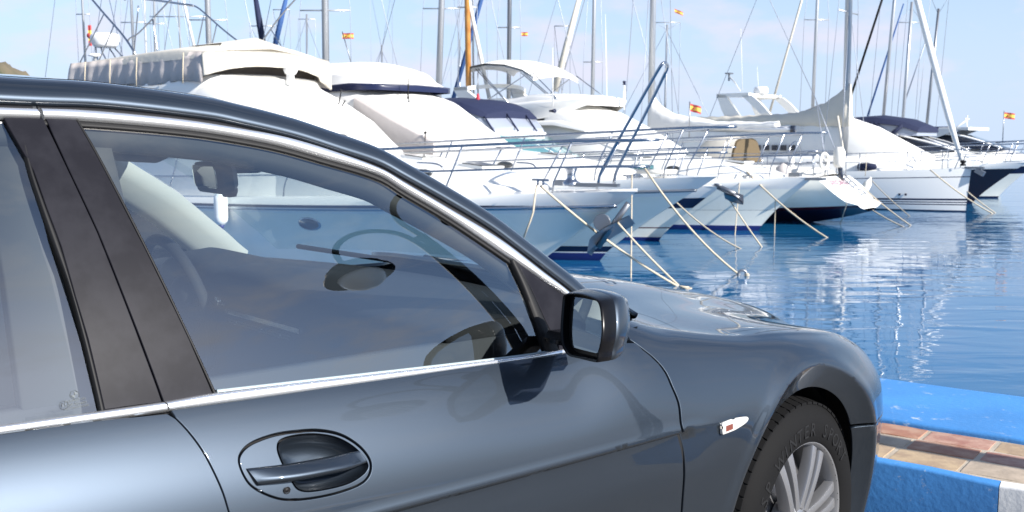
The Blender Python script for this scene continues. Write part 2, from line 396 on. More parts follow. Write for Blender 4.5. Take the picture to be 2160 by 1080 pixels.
def strip(name, S, lo, hi, bulge, m, parent, n=60, prof=6, both_sides=True, ends=True):
    """a moulding between two curves of a surface S(u,z), its face bulging by `bulge`"""
    A, B = spline(lo, n), spline(hi, n); rows = []
    e = 1e-3
    for a, b in zip(A, B):
        Q = np.array([a+(b-a)*t for t in np.linspace(0, 1, prof+1)]); P = S(Q)
        du = S(Q+[e, 0])-P; dz = S(Q+[0, e])-P; N = np.cross(du, dz); N /= np.linalg.norm(N, axis=1)[:, None]; N *= np.sign(-N[:, 1:2])
        t = np.linspace(0, 1, prof+1)[:, None]
        row = P+N*(bulge*(1-(2*t-1)**4))
        row = np.concatenate([P[:1]-N[:1]*.01, row, P[-1:]-N[-1:]*.01]); rows.append([tuple(r) for r in row])
    V, F = loft(rows, False, ends); V = np.array(V)
    a = mesh(name, V, F, m, parent)
    autosmooth(a, 50)
    if both_sides:
        V2 = lside(V); b = mesh(name, V2, [f[::-1] for f in F], m, parent); autosmooth(b, 50); return a, b
    return a
# ------------------------------------------------------------------ materials of the car
paint = mat('car_paint', (.030, .041, .057), .43, .8, 1.0, coat_rough=.012)
_nt = paint.node_tree; _b = _nt.nodes['Principled BSDF']
_t = _nt.nodes.new('ShaderNodeTexCoord'); _n = _nt.nodes.new('ShaderNodeTexNoise'); _n.inputs['Scale'].default_value = 900; _n.inputs['Detail'].default_value = 2
_bu = _nt.nodes.new('ShaderNodeBump'); _bu.inputs['Strength'].default_value = .10; _bu.inputs['Distance'].default_value = .0006
_nt.links.new(_t.outputs['Object'], _n.inputs['Vector']); _nt.links.new(_n.outputs['Fac'], _bu.inputs['Height']); _nt.links.new(_bu.outputs['Normal'], _b.inputs['Normal'])
_r = _nt.nodes.new('ShaderNodeTexNoise'); _r.inputs['Scale'].default_value = 5; _r.inputs['Detail'].default_value = 9; _r.inputs['Roughness'].default_value = .7
_m = _nt.nodes.new('ShaderNodeMapRange'); _m.inputs['From Min'].default_value = .35; _m.inputs['From Max'].default_value = .7; _m.inputs['To Min'].default_value = .006; _m.inputs['To Max'].default_value = .06
_nt.links.new(_t.outputs['Object'], _r.inputs['Vector']); _nt.links.new(_r.outputs['Fac'], _m.inputs['Value']); _nt.links.new(_m.outputs['Result'], _b.inputs['Coat Roughness'])
chrome = mat('bright_trim', (.93, .935, .945), .27, .88)
pillar_m = mat('pillar_film', (.012, .012, .016), .36, .0, .0, var=(14, (.018, .018, .023), .42, .62), spec=.05)
black = mat('black_rubber', (.006, .006, .007), .55, spec=.25)
blackp = mat('black_plastic', (.004, .004, .005), .26, spec=.2)
frame_m = mat('door_frame_black', (.010, .010, .012), .5, spec=.3)
void = mat('dark_cavity', (.004, .004, .005), .9)
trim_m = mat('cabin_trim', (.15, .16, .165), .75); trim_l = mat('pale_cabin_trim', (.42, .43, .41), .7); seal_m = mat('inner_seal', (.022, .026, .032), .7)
dash_m = mat('dashboard', (.022, .023, .026), .7, bump=(400, .1), spec=.12)
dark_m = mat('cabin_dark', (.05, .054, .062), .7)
seat_m = mat('seat_leather', (.22, .22, .225), .5)
glass_s = glass('side_glass', (.88, .93, .92), 2.85)
glass_w = glass('windscreen_glass', (.88, .95, .93), 1.45)
mirror_m = mat('mirror_glass', (.86, .93, .92), .01, 1.0)
lamp_m = mat('marker_lens', (.50, .49, .47), .12, 0, 1)
amber = mat('marker_bulb', (.16, .045, .03), .3)
tyre_m = mat('tyre_rubber', (.007, .007, .0075), .75, bump=(60, .25, .002), spec=.12)
tyre_t = mat('tyre_lettering', (.0095, .0095, .010), .6, spec=.3)
alloy = mat('alloy', (.30, .30, .31), .40, .75, .25, coat_rough=.15)
alloy_d = mat('alloy_barrel', (.20, .20, .21), .45, .8)

car = thing('parked_car', 'dark grey saloon car parked nose to the blue kerb, side on and filling the foreground', 'car', CARLOC, CARROT)
RS = (1.0, .125)                            # metric of (u, s)
def rowsfor(u0, u1):
    us = np.arange(u0, u1, .02)
    return np.concatenate([np.stack([us, s_of(us, np.full(len(us), z))], 1) for z in (.708, .7112, .7126, .7140, .7155, .7170, .7183, .7215, .730)])
def sz(lst): a = np.array(lst, float); return np.stack([a[:, 0], s_of(a[:, 0], a[:, 1])], 1)
belt_px = [(358, 869), (540, 843.5), (720, 817), (1010, 775), (1185, 750), (1342, 728)]
df_px = [(1342, 728), (1374, 752), (1400, 781), (1416, 815), (1430, 850), (1438, 905), (1440, 960), (1437, 1080)]
dr_px = [(358, 870), (400, 913), (433, 960), (467, 1030), (483, 1080)]
beltQ = inv([(x, y-5) for x, y in belt_px], 5.6); frontQ = inv(df_px, 6); rearQ = inv(dr_px, 5.6)
frontL = np.concatenate([spline(frontQ, 24), sz([(-.522, .42), (-.535, .3), (-.56, .205)])])
rearL = np.concatenate([spline(rearQ, 16), sz([(-1.585, .68), (-1.575, .55), (-1.58, .4), (-1.6, .205)])])
hole_z = [(240, 630), (270, 500), (400, 390), (650, 300), (900, 262), (1150, 250), (1400, 300), (1600, 420), (1720, 560), (1750, 680), (1710, 800), (1600, 890), (1350, 980), (1050, 1040), (800, 1055), (620, 1020), (430, 930), (320, 820)]
hz = lambda L: [(460+x/5.4, 860+y/5.4) for x, y in L]
def ring(pts, n):
    p = np.array(pts); p = np.concatenate([p[-3:], p, p[:3]]); q = spline(p, n*4)
    a = spline(np.concatenate([pts, pts[:1]]), n+1)[:-1] if len(pts) > 40 else None
    # closed Catmull-Rom
    P = np.array(pts, float); N = len(P); out = []
    for i in range(N):
        p0, p1, p2, p3 = P[i-1], P[i], P[(i+1) % N], P[(i+2) % N]
        for t in np.linspace(0, 1, max(2, n//N), endpoint=False):
            out.append(.5*(2*p1+(p2-p0)*t+(2*p0-5*p1+4*p2-p3)*t*t+(3*p1-p0-3*p2+p3)*t**3))
    return np.array(out)
holeQ = ring(inv(hz(hole_z), 5), 90)
door_poly = np.concatenate([spline(beltQ, 40), frontL[1:], rearL[::-1][:-1]])
g = panel_geo(SB, door_poly, RS, .022, .0022, holes=[holeQ], rows=rowsfor(-1.6, -.5))
fd, fdl = both('front_door', g, paint, car)
# rear door
rd_top = inv([(x, y-5) for x, y in [(56, 911), (200, 891), (343, 870.5)]], 5.6)
rd = np.concatenate([[[-2.75, s_of(-2.75, .955)[0]], [-2.3, s_of(-2.3, .955)[0]]], rd_top[:2], [rearL[0]-[0.004, 0]], rearL[1:], sz([(-2.3, .205), (-2.45, .3), (-2.56, .45), (-2.66, .62), (-2.72, .78)])])
g = panel_geo(SB, rd, RS, .024, .0022, rows=rowsfor(-2.7, -1.6)); both('rear_door', g, paint, car)
# front fender with the wheel arch cut out
hood_px = [(1344, 660), (1378, 671), (1415, 687), (1443, 700), (1470, 704), (1500, 704.4), (1562, 698), (1631, 693), (1701, 691.4), (1742, 692.6)]
hoodQ = inv(hood_px, 8.4, .6)
hoodL = np.concatenate([spline(hoodQ, 40), [[.44, 6.9], [.56, 6.9]]])
ar = np.radians(np.arange(-22, 181, 4.)); 
def archpts(c, a0, a1, n):
    a = np.radians(np.linspace(a0, a1, n)); return sz(np.stack([c[0]-WC[0]+AC[0]+ARCH*np.cos(a), c[1]+ARCH*np.sin(a)/AK], 1))
gapQ = inv([(1848, 844), (1827, 872), (1808, 882)], 5, .75)
gap_a = math.degrees(math.atan2(.56-WC[1], .30-WC[0]))
fender = np.concatenate([hoodL, [[.60, 6.4], [.635, 5.6], [.66, 4.6], [.675, 3.9], [.672, 3.35]], sz([(.60, .575), (.45, .57)]), archpts(WC, 38, 196, 46), sz([(-.40, .205)]), frontL[::-1][:-1] + [[.006, 0]], inv([(1330, 716), (1319, 700), (1320, 688), (1332, 672)], 8.2, -.3)])
def archrows(a0, a1):
    out = []
    for r in np.arange(ARCH+.006, ARCH+.105, .0085):
        a = np.radians(np.arange(a0, a1, .016/r*57.3)); out.append(sz(np.stack([AC[0]+r*np.cos(a), AC[1]+r*np.sin(a)/AK], 1)))
    return np.concatenate(out)
g = panel_geo(SB, fender, RS, .021, .0016, rows=archrows(34, 200)); both('front_fender', g, paint, car)
# bumper corner, nose
bump = np.concatenate([archpts(WC, 36, -20, 14), sz([(.36, .195)]), [[.6, .02], [.8, .02], [.868, .02], [.868, 3.3], [.84, 3.32], [.75, 3.32], [.675, 3.28]], sz([(.60, .570), (.45, .565)])])
g = panel_geo(SB, bump, RS, .024, .0014, rows=archrows(-22, 38)); both('front_bumper', g, paint, car)
hl = np.array([[.606, 6.38], [.64, 5.6], [.664, 4.6], [.679, 3.9], [.676, 3.4], [.75, 3.4], [.84, 3.4], [.862, 3.6], [.862, 5.2], [.80, 6.0], [.7, 6.5]])
hl_m = mat('headlight_lens', (.62, .66, .70), .06, .3, 1)
g = panel_geo(SB, hl, RS, .024, .0014); both('headlight', g, hl_m, car)
rearh = inv([(1296, 630), (1262, 615)], 9.4, -.2)
hood = np.concatenate([hoodL, [[.7, 6.75], [.8, 6.5], [.862, 6.2]], [[.862, 13.8], [.8, 13.5], [.7, 13.25]], np.stack([hoodL[::-1, 0], 20-hoodL[::-1, 1]], 1), np.stack([rearh[:, 0], 20-rearh[:, 1]], 1), [[-.51, 11.1], [-.50, 10.7], [-.49, 10], [-.50, 9.3], [-.51, 8.9]], rearh[::-1]])
g = panel_geo(SB, hood, (1, .13), .026, .0016); mesh('bonnet', g[0], g[1], paint, car, True, None, g[2])
grille_m = mat('grille', (.02, .02, .022), .35, .6)
for s in (-1, 1):
    mb = MB()
    for k in range(7): mb.box((.868, s*(.05+k*.028), .62), (.02, .008, .13))
    mb.build('grille', grille_m, car)
# rear quarter and tail
RC = (WC[0]-2.99, WC[1])
q = np.concatenate([[[-4.17, 4.9], [-3.6, 4.98], [-2.9, 5]], [[-2.755, s_of(-2.755, .955)[0]]], sz([(-2.725, .78), (-2.665, .62), (-2.565, .45), (-2.455, .3), (-2.305, .205)])[:4], archpts(RC, 12, 176, 40), sz([(-3.4, .2), (-4.0, .25)]), [[-4.17, .2]]])
g = panel_geo(SB, q, RS, .03, .002); both('rear_quarter', g, paint, car)
# sills
for s in (-1, 1):
    V, F = loft([[(u, s*(.84), .13), (u, s*.875, .15), (u, s*.88, .205), (u, s*.80, .21)] for u in np.linspace(-2.55, -.42, 12)], False, True)
    autosmooth(mesh('sill', V, F, paint, car))
# dark inner shell behind the gaps and round the engine bay
gu, gs = np.linspace(-4.15, .84, 150), np.linspace(.1, 19.9, 110)
Q = np.array([(a, b) for a in gu for b in gs]); P = SB(Q, False)
e = 1e-2; N = np.cross(SB(Q+[e, 0], False)-P, SB(Q+[0, e], False)-P); N /= np.linalg.norm(N, axis=1)[:, None]+1e-9
cen = np.array([0, 0, .5]); sg_ = np.sign(N[:, 2]*(.1)+N[:, 1]*np.sign(P[:, 1])); N *= np.where(sg_ == 0, 1, sg_)[:, None]
P = P-N*.016; nc = len(gs)
u, s = Q[:, 0], np.where(Q[:, 1] > 10, 20-Q[:, 1], Q[:, 1]); z = P[:, 2]
ok = ((u > -.66) | (s < 4.85)) & (np.hypot(u-AC[0], (z-AC[1])*AK) > .425) & (np.hypot(u-AC[0]+2.99, (z-AC[1])*AK) > .425) | ((s > 6.3) & (u > -.62))
ok &= ~((np.hypot((u+1.462)/.16, (z-.83)/.085) < 1) & (s < 5)) 
ok &= ~((u > -.62) & (u < -.30) & (s > 6.6))
F = [f for f in grid_faces(len(gu), nc) if all(ok[i] for i in f)]
mesh('body_shell', P, F, void, car)
# wheel wells
for wu in (WC[0], RC[0]):
    for sd in (-1, 1):
        rows = []
        for r, y in ((.362, .885), (.385, .60), (.05, .60)):
            rows.append([(wu+r*math.cos(a), sd*(y-(.075 if r == .362 and wu > -1 else 0)*sstep(-.2, .6, math.cos(a))), WC[1]+r*math.sin(a)*(1.06 if r > .1 else 1)) for a in np.radians(np.linspace(-24, 204, 40))])
        V, F = loft(rows); mesh('wheel_well', V, F, void, car)
mesh('floor_pan', *(lambda b: (b.V, b.F))(MB().box((-1.7, 0, .24), (3.9, 1.5, .06))), void, car)

# ------------------------------------------------------------------ greenhouse
chlow = ginv([(93, 250), (155, 252), (262, 259.6), (400, 273), (492, 286.7), (585, 305), (678, 331), (798, 368), (852.6, 401), (945, 456), (1052.6, 528.5), (1145, 593), (1190, 623)])
chup = ginv([(83, 230.4), (169.6, 233.7), (281, 243), (400, 256), (511, 273.7), (604, 291), (696, 318), (800, 357), (852.6, 387), (945, 441), (1053, 504.4), (1145, 575), (1197, 615.6)])
rail = ginv([(79, 219), (225, 224.4), (440, 248.5), (511, 262.6), (622, 288.5), (715, 318), (800, 346), (852.6, 374.4), (945, 426), (1034, 480), (1089.6, 521), (1163.7, 578.5), (1208, 612.8)])
ext = lambda A, pts: np.concatenate([A, np.array(pts)])
chlow_e = ext(chlow, [(-.715, .972), (-.695, .952)]); chup_e = ext(chup, [(-.70, .98), (-.675, .953)]); rail_e = ext(rail, [(-.69, 1.0), (-.655, .972)])
S0 = SGo(0)
strip('window_trim', SGo(.002), chlow_e, chup_e, .006, chrome, car, 80)
strip('door_frame', SGo(-.007), chup_e, rail_e, .003, frame_m, car, 80)
rear_lo = [(-1.772, 1.394), (-2.0, 1.397), (-2.3, 1.387), (-2.6, 1.33), (-2.85, 1.21), (-3.02, 1.06), (-3.07, .965)]
rear_up = [(-1.776, 1.408), (-2.0, 1.411), (-2.3, 1.401), (-2.61, 1.346), (-2.87, 1.22), (-3.045, 1.065), (-3.095, .965)]
rear_ra = [(-1.778, 1.418), (-2.0, 1.421), (-2.3, 1.411), (-2.62, 1.357), (-2.885, 1.23), (-3.06, 1.07), (-3.11, .965)]
strip('window_trim', SGo(.002), rear_lo, rear_up, .006, chrome, car, 50)
strip('door_frame', SGo(-.007), rear_up, rear_ra, .003, frame_m, car, 50)
bt_f = ginv([(346, 847.5), (460, 828), (720, 797), (1100, 752), (1180, 738), (1290, 722)]); bl_f = ginv([(355, 868.5), (540, 843), (720, 817), (1010, 775), (1185, 750), (1310, 731)])
strip('belt_trim', SGo(.004), bl_f, bt_f, .007, chrome, car, 60)
bt_r = np.array([(-3.06, .975), (-2.5, .974)]+[tuple(p) for p in ginv([(0, 897), (200, 868.5), (342, 848.3)])]); bl_r = np.array([(-3.06, .955), (-2.5, .956)]+[tuple(p) for p in ginv([(0, 918.5), (200, 891), (351, 869.3)])])
strip('belt_trim', SGo(.004), bl_r, bt_r, .007, chrome, car, 40)
GS = (1, 1)
# pillar covers: front door side, rear door side
pf = np.concatenate([ginv([(97, 250), (160, 253), (204, 330), (400, 720), (449, 832), (347, 850), (299, 720), (255, 606.7), (208.5, 490), (147.5, 360)])])
both('pillar_cover', panel_geo(SGo(.001), pf, GS, .03, .0008, .01), pillar_m, car)
prr = np.concatenate([ginv([(56, 248), (90, 250), (143, 360), (204, 490), (250.5, 606.7), (294, 720), (341, 848), (221, 864), (186.7, 716), (160, 627), (130, 520), (100, 440), (71.7, 360)]), [(-1.826, 1.394)]])
both('pillar_cover', panel_geo(SGo(.001), prr, GS, .03, .0008, .01), pillar_m, car)
# rubber lip between them and along the panes
lip = ginv([(56, 300), (71, 360), (99.5, 440), (129.5, 520), (159.5, 627), (186, 716), (222, 864)]); lip2 = ginv([(46, 300), (61, 360), (82, 425), (111, 510), (144, 600), (176, 718), (210, 866)])
strip('window_seal', SGo(-.003), lip2, lip, .004, black, car, 40)
up_in = chlow_e.copy(); up_in[:, 1] -= .0095; up_in[:, 0] -= .002
strip('window_seal', SGo(-.004), up_in, chlow_e, .002, black, car, 80)
vs_o = ginv([(160, 254), (204, 331), (400, 721), (449, 829)]); vs_i = ginv([(167, 254), (212, 331), (407, 720), (457, 828)])
strip('window_seal', SGo(-.002), vs_o, vs_i, .003, black, car, 30)
bb = ginv([(460, 829), (720, 799), (1100, 754), (1165, 744)]); bb2 = bb.copy(); bb2[:, 1] += .006
lipm = mat('belt_seal', (.30, .36, .38), .35)
strip('window_seal', SGo(-.004), bb, bb2, .003, lipm, car, 40)
# division bar and the triangle carrying the mirror
db1 = ginv([(1076, 549), (1100, 600), (1125, 665), (1152, 741)]); db2 = ginv([(1090, 553), (1120, 610), (1148, 672), (1180, 739)])
strip('division_bar', SGo(0), db1, db2, .004, black, car, 30)
tri = np.concatenate([ginv([(1091, 554), (1145, 594), (1189, 624)]), [(-.715, .975), (-.70, .945)], ginv([(1290, 724), (1181, 738), (1149, 672), (1121, 610)])])
both('mirror_triangle', panel_geo(SGo(.001), tri, GS, .03, .0008, .01), pillar_m, car)
# panes
gp = np.concatenate([spline(chlow_e, 50)[2:-7], ginv([(1160, 742), (1100, 757), (720, 802), (452, 835), (403, 722), (207, 331)])])
gp[:48-5, 1] += 0
fw, fwl = both('front_window', panel_geo(SGo(-.007), gp, GS, .04, 0, 0), glass_s, car)
rw = np.concatenate([ginv([(60, 300), (66, 360), (105, 510), (172, 720), (208, 870)]), [(-2.3, .955), (-3.04, .955), (-3.0, 1.06), (-2.84, 1.2), (-2.6, 1.32), (-2.3, 1.38), (-2.0, 1.392), (-1.83, 1.392)]])
rwo, rwl = both('rear_window', panel_geo(SGo(-.007), rw, GS, .05, 0, 0), glass_s, car)

# roof rail / A pillar: a closed profile swept along the rail curve
full = np.concatenate([np.array(rear_ra)[::-1][:-1], rail_e]); RN = 150
rc = spline(full, RN); rcP = S0(rc); e = 1e-3
T = np.gradient(rcP, axis=0); T /= np.linalg.norm(T, axis=1)[:, None]
NN = np.cross(S0(rc+[e, 0])-rcP, S0(rc+[0, e])-rcP); NN /= np.linalg.norm(NN, axis=1)[:, None]; NN *= np.sign(-NN[:, 1:2])
WW = np.cross(T, NN); WW *= np.sign(WW[:, 2:3]+1e-9)
kk = np.interp(rc[:, 0], [-1.85, -1.5, -1.2, -.9, -.7], [1.28, 1.17, 1.04, .9, .84])
prof_o = [(0, -.010), (.0, -.001), (.0035, .0035), (.010, .0045), (.022, .003), (.034, -.0015), (.045, -.009), (.053, -.018), (.0575, -.026)]
prof_d = [(.0575, -.026), (.0585, -.033), (.061, -.033), (.062, -.0285)]
prof_t = [(.062, -.0285), (.066, -.036), (.0685, -.046), (.069, -.058)]
prof_i = [(.069, -.058), (.055, -.075), (.02, -.080), (-.04, -.074), (-.078, -.058), (-.084, -.042)]
prof_s = [(-.084, -.042), (-.080, -.032), (-.065, -.022), (-.015, -.012), (0, -.010)]
def sweep(prof, sel=None):
    return [[tuple(rcP[i]+WW[i]*w*(kk[i] if w > 0 else .8)+NN[i]*n*(kk[i] if w > 0 else .8)) for w, n in prof] for i in range(RN) if sel is None or sel(i)]
for pr, m, nm in ((prof_o, paint, 'roof_rail'), (prof_d, black, 'roof_gutter'), (prof_t, paint, 'roof_edge'), (prof_i, trim_l, 'pillar_trim'), (prof_s, seal_m, 'door_seal')):
    V, F = loft(sweep(pr)); V = np.array(V)
    mesh(nm, V, F, m, car); V2 = lside(V); mesh(nm, V2, [f[::-1] for f in F], m, car)
edge = np.array([r[-1] for r in sweep(prof_t)])            # inner edge of the rail, right side
# roof skin, windscreen, back window
def across(E, bow, crown, n=25, drop=0):
    rows = []
    for p, b, c in zip(E, bow, crown):
        t = np.linspace(-1, 1, n); w = 1-t*t
        rows.append([(p[0]+b*ww, -p[1]*tt*-1 if False else p[1]*-tt, p[2]+c*ww-drop) for tt, ww in zip(t, w)])
    return rows
HU, RU = -1.235, -2.62
ib = [i for i in range(RN) if RU-.03 <= rc[i, 0] <= HU]; iw = [i for i in range(RN) if rc[i, 0] >= HU-.02]; ir = [i for i in range(RN) if rc[i, 0] <= RU+.02]
bowf = lambda u: .10*sstep(-1.7, HU, u)+.14*sstep(HU, -.7, u); bowr = lambda u: -.12*sstep(-2.2, RU, u)
E = edge[ib]; V, F = loft(across(E, bowf(rc[ib, 0])+bowr(rc[ib, 0]), np.full(len(E), .045)+.0*E[:, 0])); mesh('roof', V, F, paint, car)
V, F = loft(across(E, bowf(rc[ib, 0])+bowr(rc[ib, 0]), np.full(len(E), .035), drop=.035)); mesh('headliner', V, F, trim_m, car)
E = edge[iw]; V, F = loft(across(E, bowf(rc[iw, 0]), .045*(1-sstep(HU, -.7, rc[iw, 0]))+.015)); mesh('windscreen', V, F, glass_w, car)
E = edge[ir]; V, F = loft(across(E, bowr(rc[ir, 0])-.2*sstep(RU, -3.1, rc[ir, 0]), np.full(len(E), .03))); mesh('back_window', V, F, glass_w, car)
# header rail inside the top of the windscreen, black frit along its foot
ih = [i for i in range(RN) if HU-.09 <= rc[i, 0] <= HU+.035]; E = edge[ih]
V, F = loft(across(E, bowf(rc[ih, 0]), np.full(len(E), .04), drop=.04)); mesh('header_trim', V, F, trim_m, car)
# boot lid
V, F = loft([[(u, -w, z), (u, -w*.96, z+.03), (u, -w*.5, z+.05), (u, 0, z+.055), (u, w*.5, z+.05), (u, w*.96, z+.03), (u, w, z)] for u, w, z in ((-3.02, .86, .95), (-3.4, .86, .955), (-3.8, .83, .95), (-4.08, .72, .91), (-4.16, .6, .86), (-4.2, .5, .6), (-4.19, .5, .3))]); mesh('boot_lid', V, F, paint, car)
# cowl: dark pan with the wiper arms below the windscreen
V, F = loft([[(u+.20*(1-t*t), t*.84, z-.0*t) for t in np.linspace(-1, 1, 17)] for u, z in ((-.86, .955), (-.70, .945), (-.56, .94))]); mesh('cowl', V, F, black, car)
for y0, y1 in ((-.52, .12), (.05, .66)):
    tube('wiper', [(-.50+.1*(1-(y0/.8)**2), y0, .968), (-.60+.14*(1-(y0/.8)**2), y0+.1, .985), (-.66+.2*(1-(y1/.8)**2), y1, 1.012)], .008, black, car, 6)
# ------------------------------------------------------------------ door handle in its oval bowl
def SBo(off):
    def f(Q, detail=True):
        Q = np.asarray(Q, float); P = SB(Q, False); e = 2e-3
        N = np.cross(SB(Q+[e, 0], False)-P, SB(Q+[0, e], False)-P); N /= np.linalg.norm(N, axis=1)[:, None]; N *= np.sign(-N[:, 1:2])*np.where(Q[:, 1:2] > 10, -1, 1)
        return P+N*off
    return f
bowl_z = [(692, 460), (735, 372), (920, 320), (1150, 311), (1380, 357), (1570, 470), (1692, 620), (1700, 690), (1640, 765), (1500, 850), (1300, 908), (1060, 945), (930, 925), (862, 845), (800, 720), (735, 600)]
bowlQ = ring(inv(hz(bowl_z), 5), 96)
bez = ring(inv(hz(hole_z), 5), 90)
ga = panel_geo(SBo(-.0015), bez, RS, .012, .0035, .012, holes=[bowlQ], bstep=.006)
bz_r, bz_l = both('handle_bezel', ga, paint, car)
# bowl: concentric inward rows
cQ = bowlQ.mean(0); rows = []
for k, dpt in ((1.0, -.002), (.985, -.008), (.95, -.017), (.86, -.026), (.7, -.033), (.45, -.037), (.15, -.038), (.01, -.038)):
    rows.append([tuple(p) for p in SBo(dpt)(cQ+(bowlQ-cQ)*k)])
V, F = loft(rows, True); V = np.array(V); bo = mesh('handle_bowl', V, F, paint, car); V2 = V.copy(); V2[:, 1] *= -1; mesh('handle_bowl', V2, [f[::-1] for f in F], paint, car)
g_ = panel_geo(SBo(-.0125), ring(inv(hz([(1000+(x-1000)*1.13, 650+(y-650)*1.2) for x, y in hole_z]), 5), 90), RS, .012, 0, 0, holes=[cQ+(bowlQ-cQ)*1.0], bstep=.006)
both('handle_light_stop', g_, void, car)  # added hidden plate, stops sunlight leaking through round the bezel
# grip
gt = spline(inv(hz([(318, 688), (740, 638), (1200, 560), (1450, 512), (1605, 486)]), 5), 40)
gb = spline(inv(hz([(455, 892), (860, 843), (1250, 768), (1480, 715), (1692, 630)]), 5), 40)
rows = []
for i, (a, b) in enumerate(zip(gt, gb)):
    q = i/39; h = .004+.017*math.sin(math.pi*min(1, q*1.05+.03))**.75 if q < .97 else .003
    row = []
    for t, k in ((0, -.009), (.02, -.001), (.07, .27), (.2, .46), (.4, .68), (.6, .88), (.76, 1), (.88, .90), (.96, .5), (1, -.009)):
        row.append(tuple(SBo(h*k if k > 0 else k)(np.array([a+(b-a)*t]))[0]))
    rows.append(row)
V, F = loft(rows, False, True); V = np.array(V); ha = mesh('door_handle', V, F, paint, car); autosmooth(ha, 60); V2 = V.copy(); V2[:, 1] *= -1; mesh('door_handle', V2, [f[::-1] for f in F], paint, car)
kq = inv(hz([(785, 942)]), 5)[0]
V, F = lathe([(.0005, .001), (.003, .001), (.0045, -.001), (.0055, .0012), (.0062, .0005)], 16, axis='Y'); V = np.array(V); V[:, 1] *= -1
mesh('keyhole', V+SBo(.0002)(np.array([kq]))[0], [f[::-1] for f in F], black, car)
# ------------------------------------------------------------------ side marker lamp
mk = inv([(1519, 912), (1518.5, 894), (1530, 888.5), (1548, 883.5), (1570, 880.5), (1577, 882), (1574, 889), (1563, 897), (1545, 906), (1524, 912.5)], 5)
mo, _ = both('marker_lamp', panel_geo(SBo(.0025), ring(mk, 40), RS, .008, 0, .009, bev=.002, bstep=.006), lamp_m, car)
mq = inv([(1525, 909), (1525, 897), (1541, 892.5), (1541, 904)], 5)
both('marker_bulb', panel_geo(SBo(.0031), mq, RS, .008, 0, .002, bstep=.006), amber, car)
# ------------------------------------------------------------------ door mirror
MP, MN = np.array([-.935, 1.03, .98]), np.array([.942, .292, -.165])
def mir(L, push=0):
    out = []
    for x, y in L:
        d = rayc(1100+x/5.4, 580+y/5.4); t = (MN@MP-MN@CAMC)/(MN@d); p = CAMC+t*d; out.append((p[0], -p[1], p[2]))
    return np.array(out)
L1 = [(475, 240), (500, 215), (540, 203), (660, 205), (790, 240), (868, 280), (905, 335), (926, 460), (934, 620), (922, 760), (893, 880), (878, 975), (840, 1000), (660, 958), (540, 926), (485, 860), (452, 760), (446, 600), (457, 420)]
LG = [(560, 262), (660, 272), (790, 300), (880, 335), (908, 362), (920, 470), (922, 610), (905, 760), (872, 872), (800, 903), (610, 855), (535, 830), (522, 700), (525, 520), (540, 330)]
ML = ring(mir(L1), 76); MC = ML.mean(0); MG = mir(LG)
ax = np.array([MN[0], -MN[1], 0]); ax[1] *= 1      # forward axis of the shell (u, y)
fwd = np.array([.97, .10, .02])
def mloop(s, f, dz=0, dy=0): return [tuple(MC+(p-MC)*s+fwd*f+np.array([0, dy, dz])) for p in ML]
V, F = loft([mloop(.90, .030), mloop(.93, .004), mloop(.96, -.003), mloop(.99, 0), mloop(1.0, .005), mloop(1.03, .034), mloop(1.015, .038)], True)
mirror = mesh('door_mirror', V, F, blackp, car)
V, F = loft([mloop(1.0, .036), mloop(1.03, .0395), mloop(1.035, .05), mloop(.985, .070), mloop(.87, .090), mloop(.68, .104, 0, .01), mloop(.40, .112, 0, .02), mloop(.03, .115, 0, .03)], True)
mesh('mirror_cap', V, F, paint, mirror)
c0 = MG.mean(0); nb = len(MG); V = [tuple(p+fwd*.012) for p in MG]; mesh('mirror_glass', V, [tuple(range(nb))], mirror_m, mirror, False)
V = [tuple(MC+(p-MC)*.94+fwd*.02) for p in ML]; mesh('mirror_back', V, [tuple(range(len(ML)))], black, mirror, False)
V, F = loft([[(u, -v, z+.0) for u, z in ((-.86, .945), (-.82, .942), (-.80, .955), (-.82, .968), (-.855, .970), (-.868, .957))] for v in (.86, .92, .985)], True, True)
autosmooth(mesh('mirror_foot', V, F, blackp, mirror))
mm = [x for x in (mirror,)]
for o in [mirror]+list(mirror.children):
    me = o.data.copy(); c = link(bpy.data.objects.new(o.name.split('.')[0], me))
    me.transform(Matrix.Scale(-1, 4, (0, 1, 0))); me.flip_normals()
    if o is mirror: c.parent = car; m_left = c
    else: c.parent = m_left
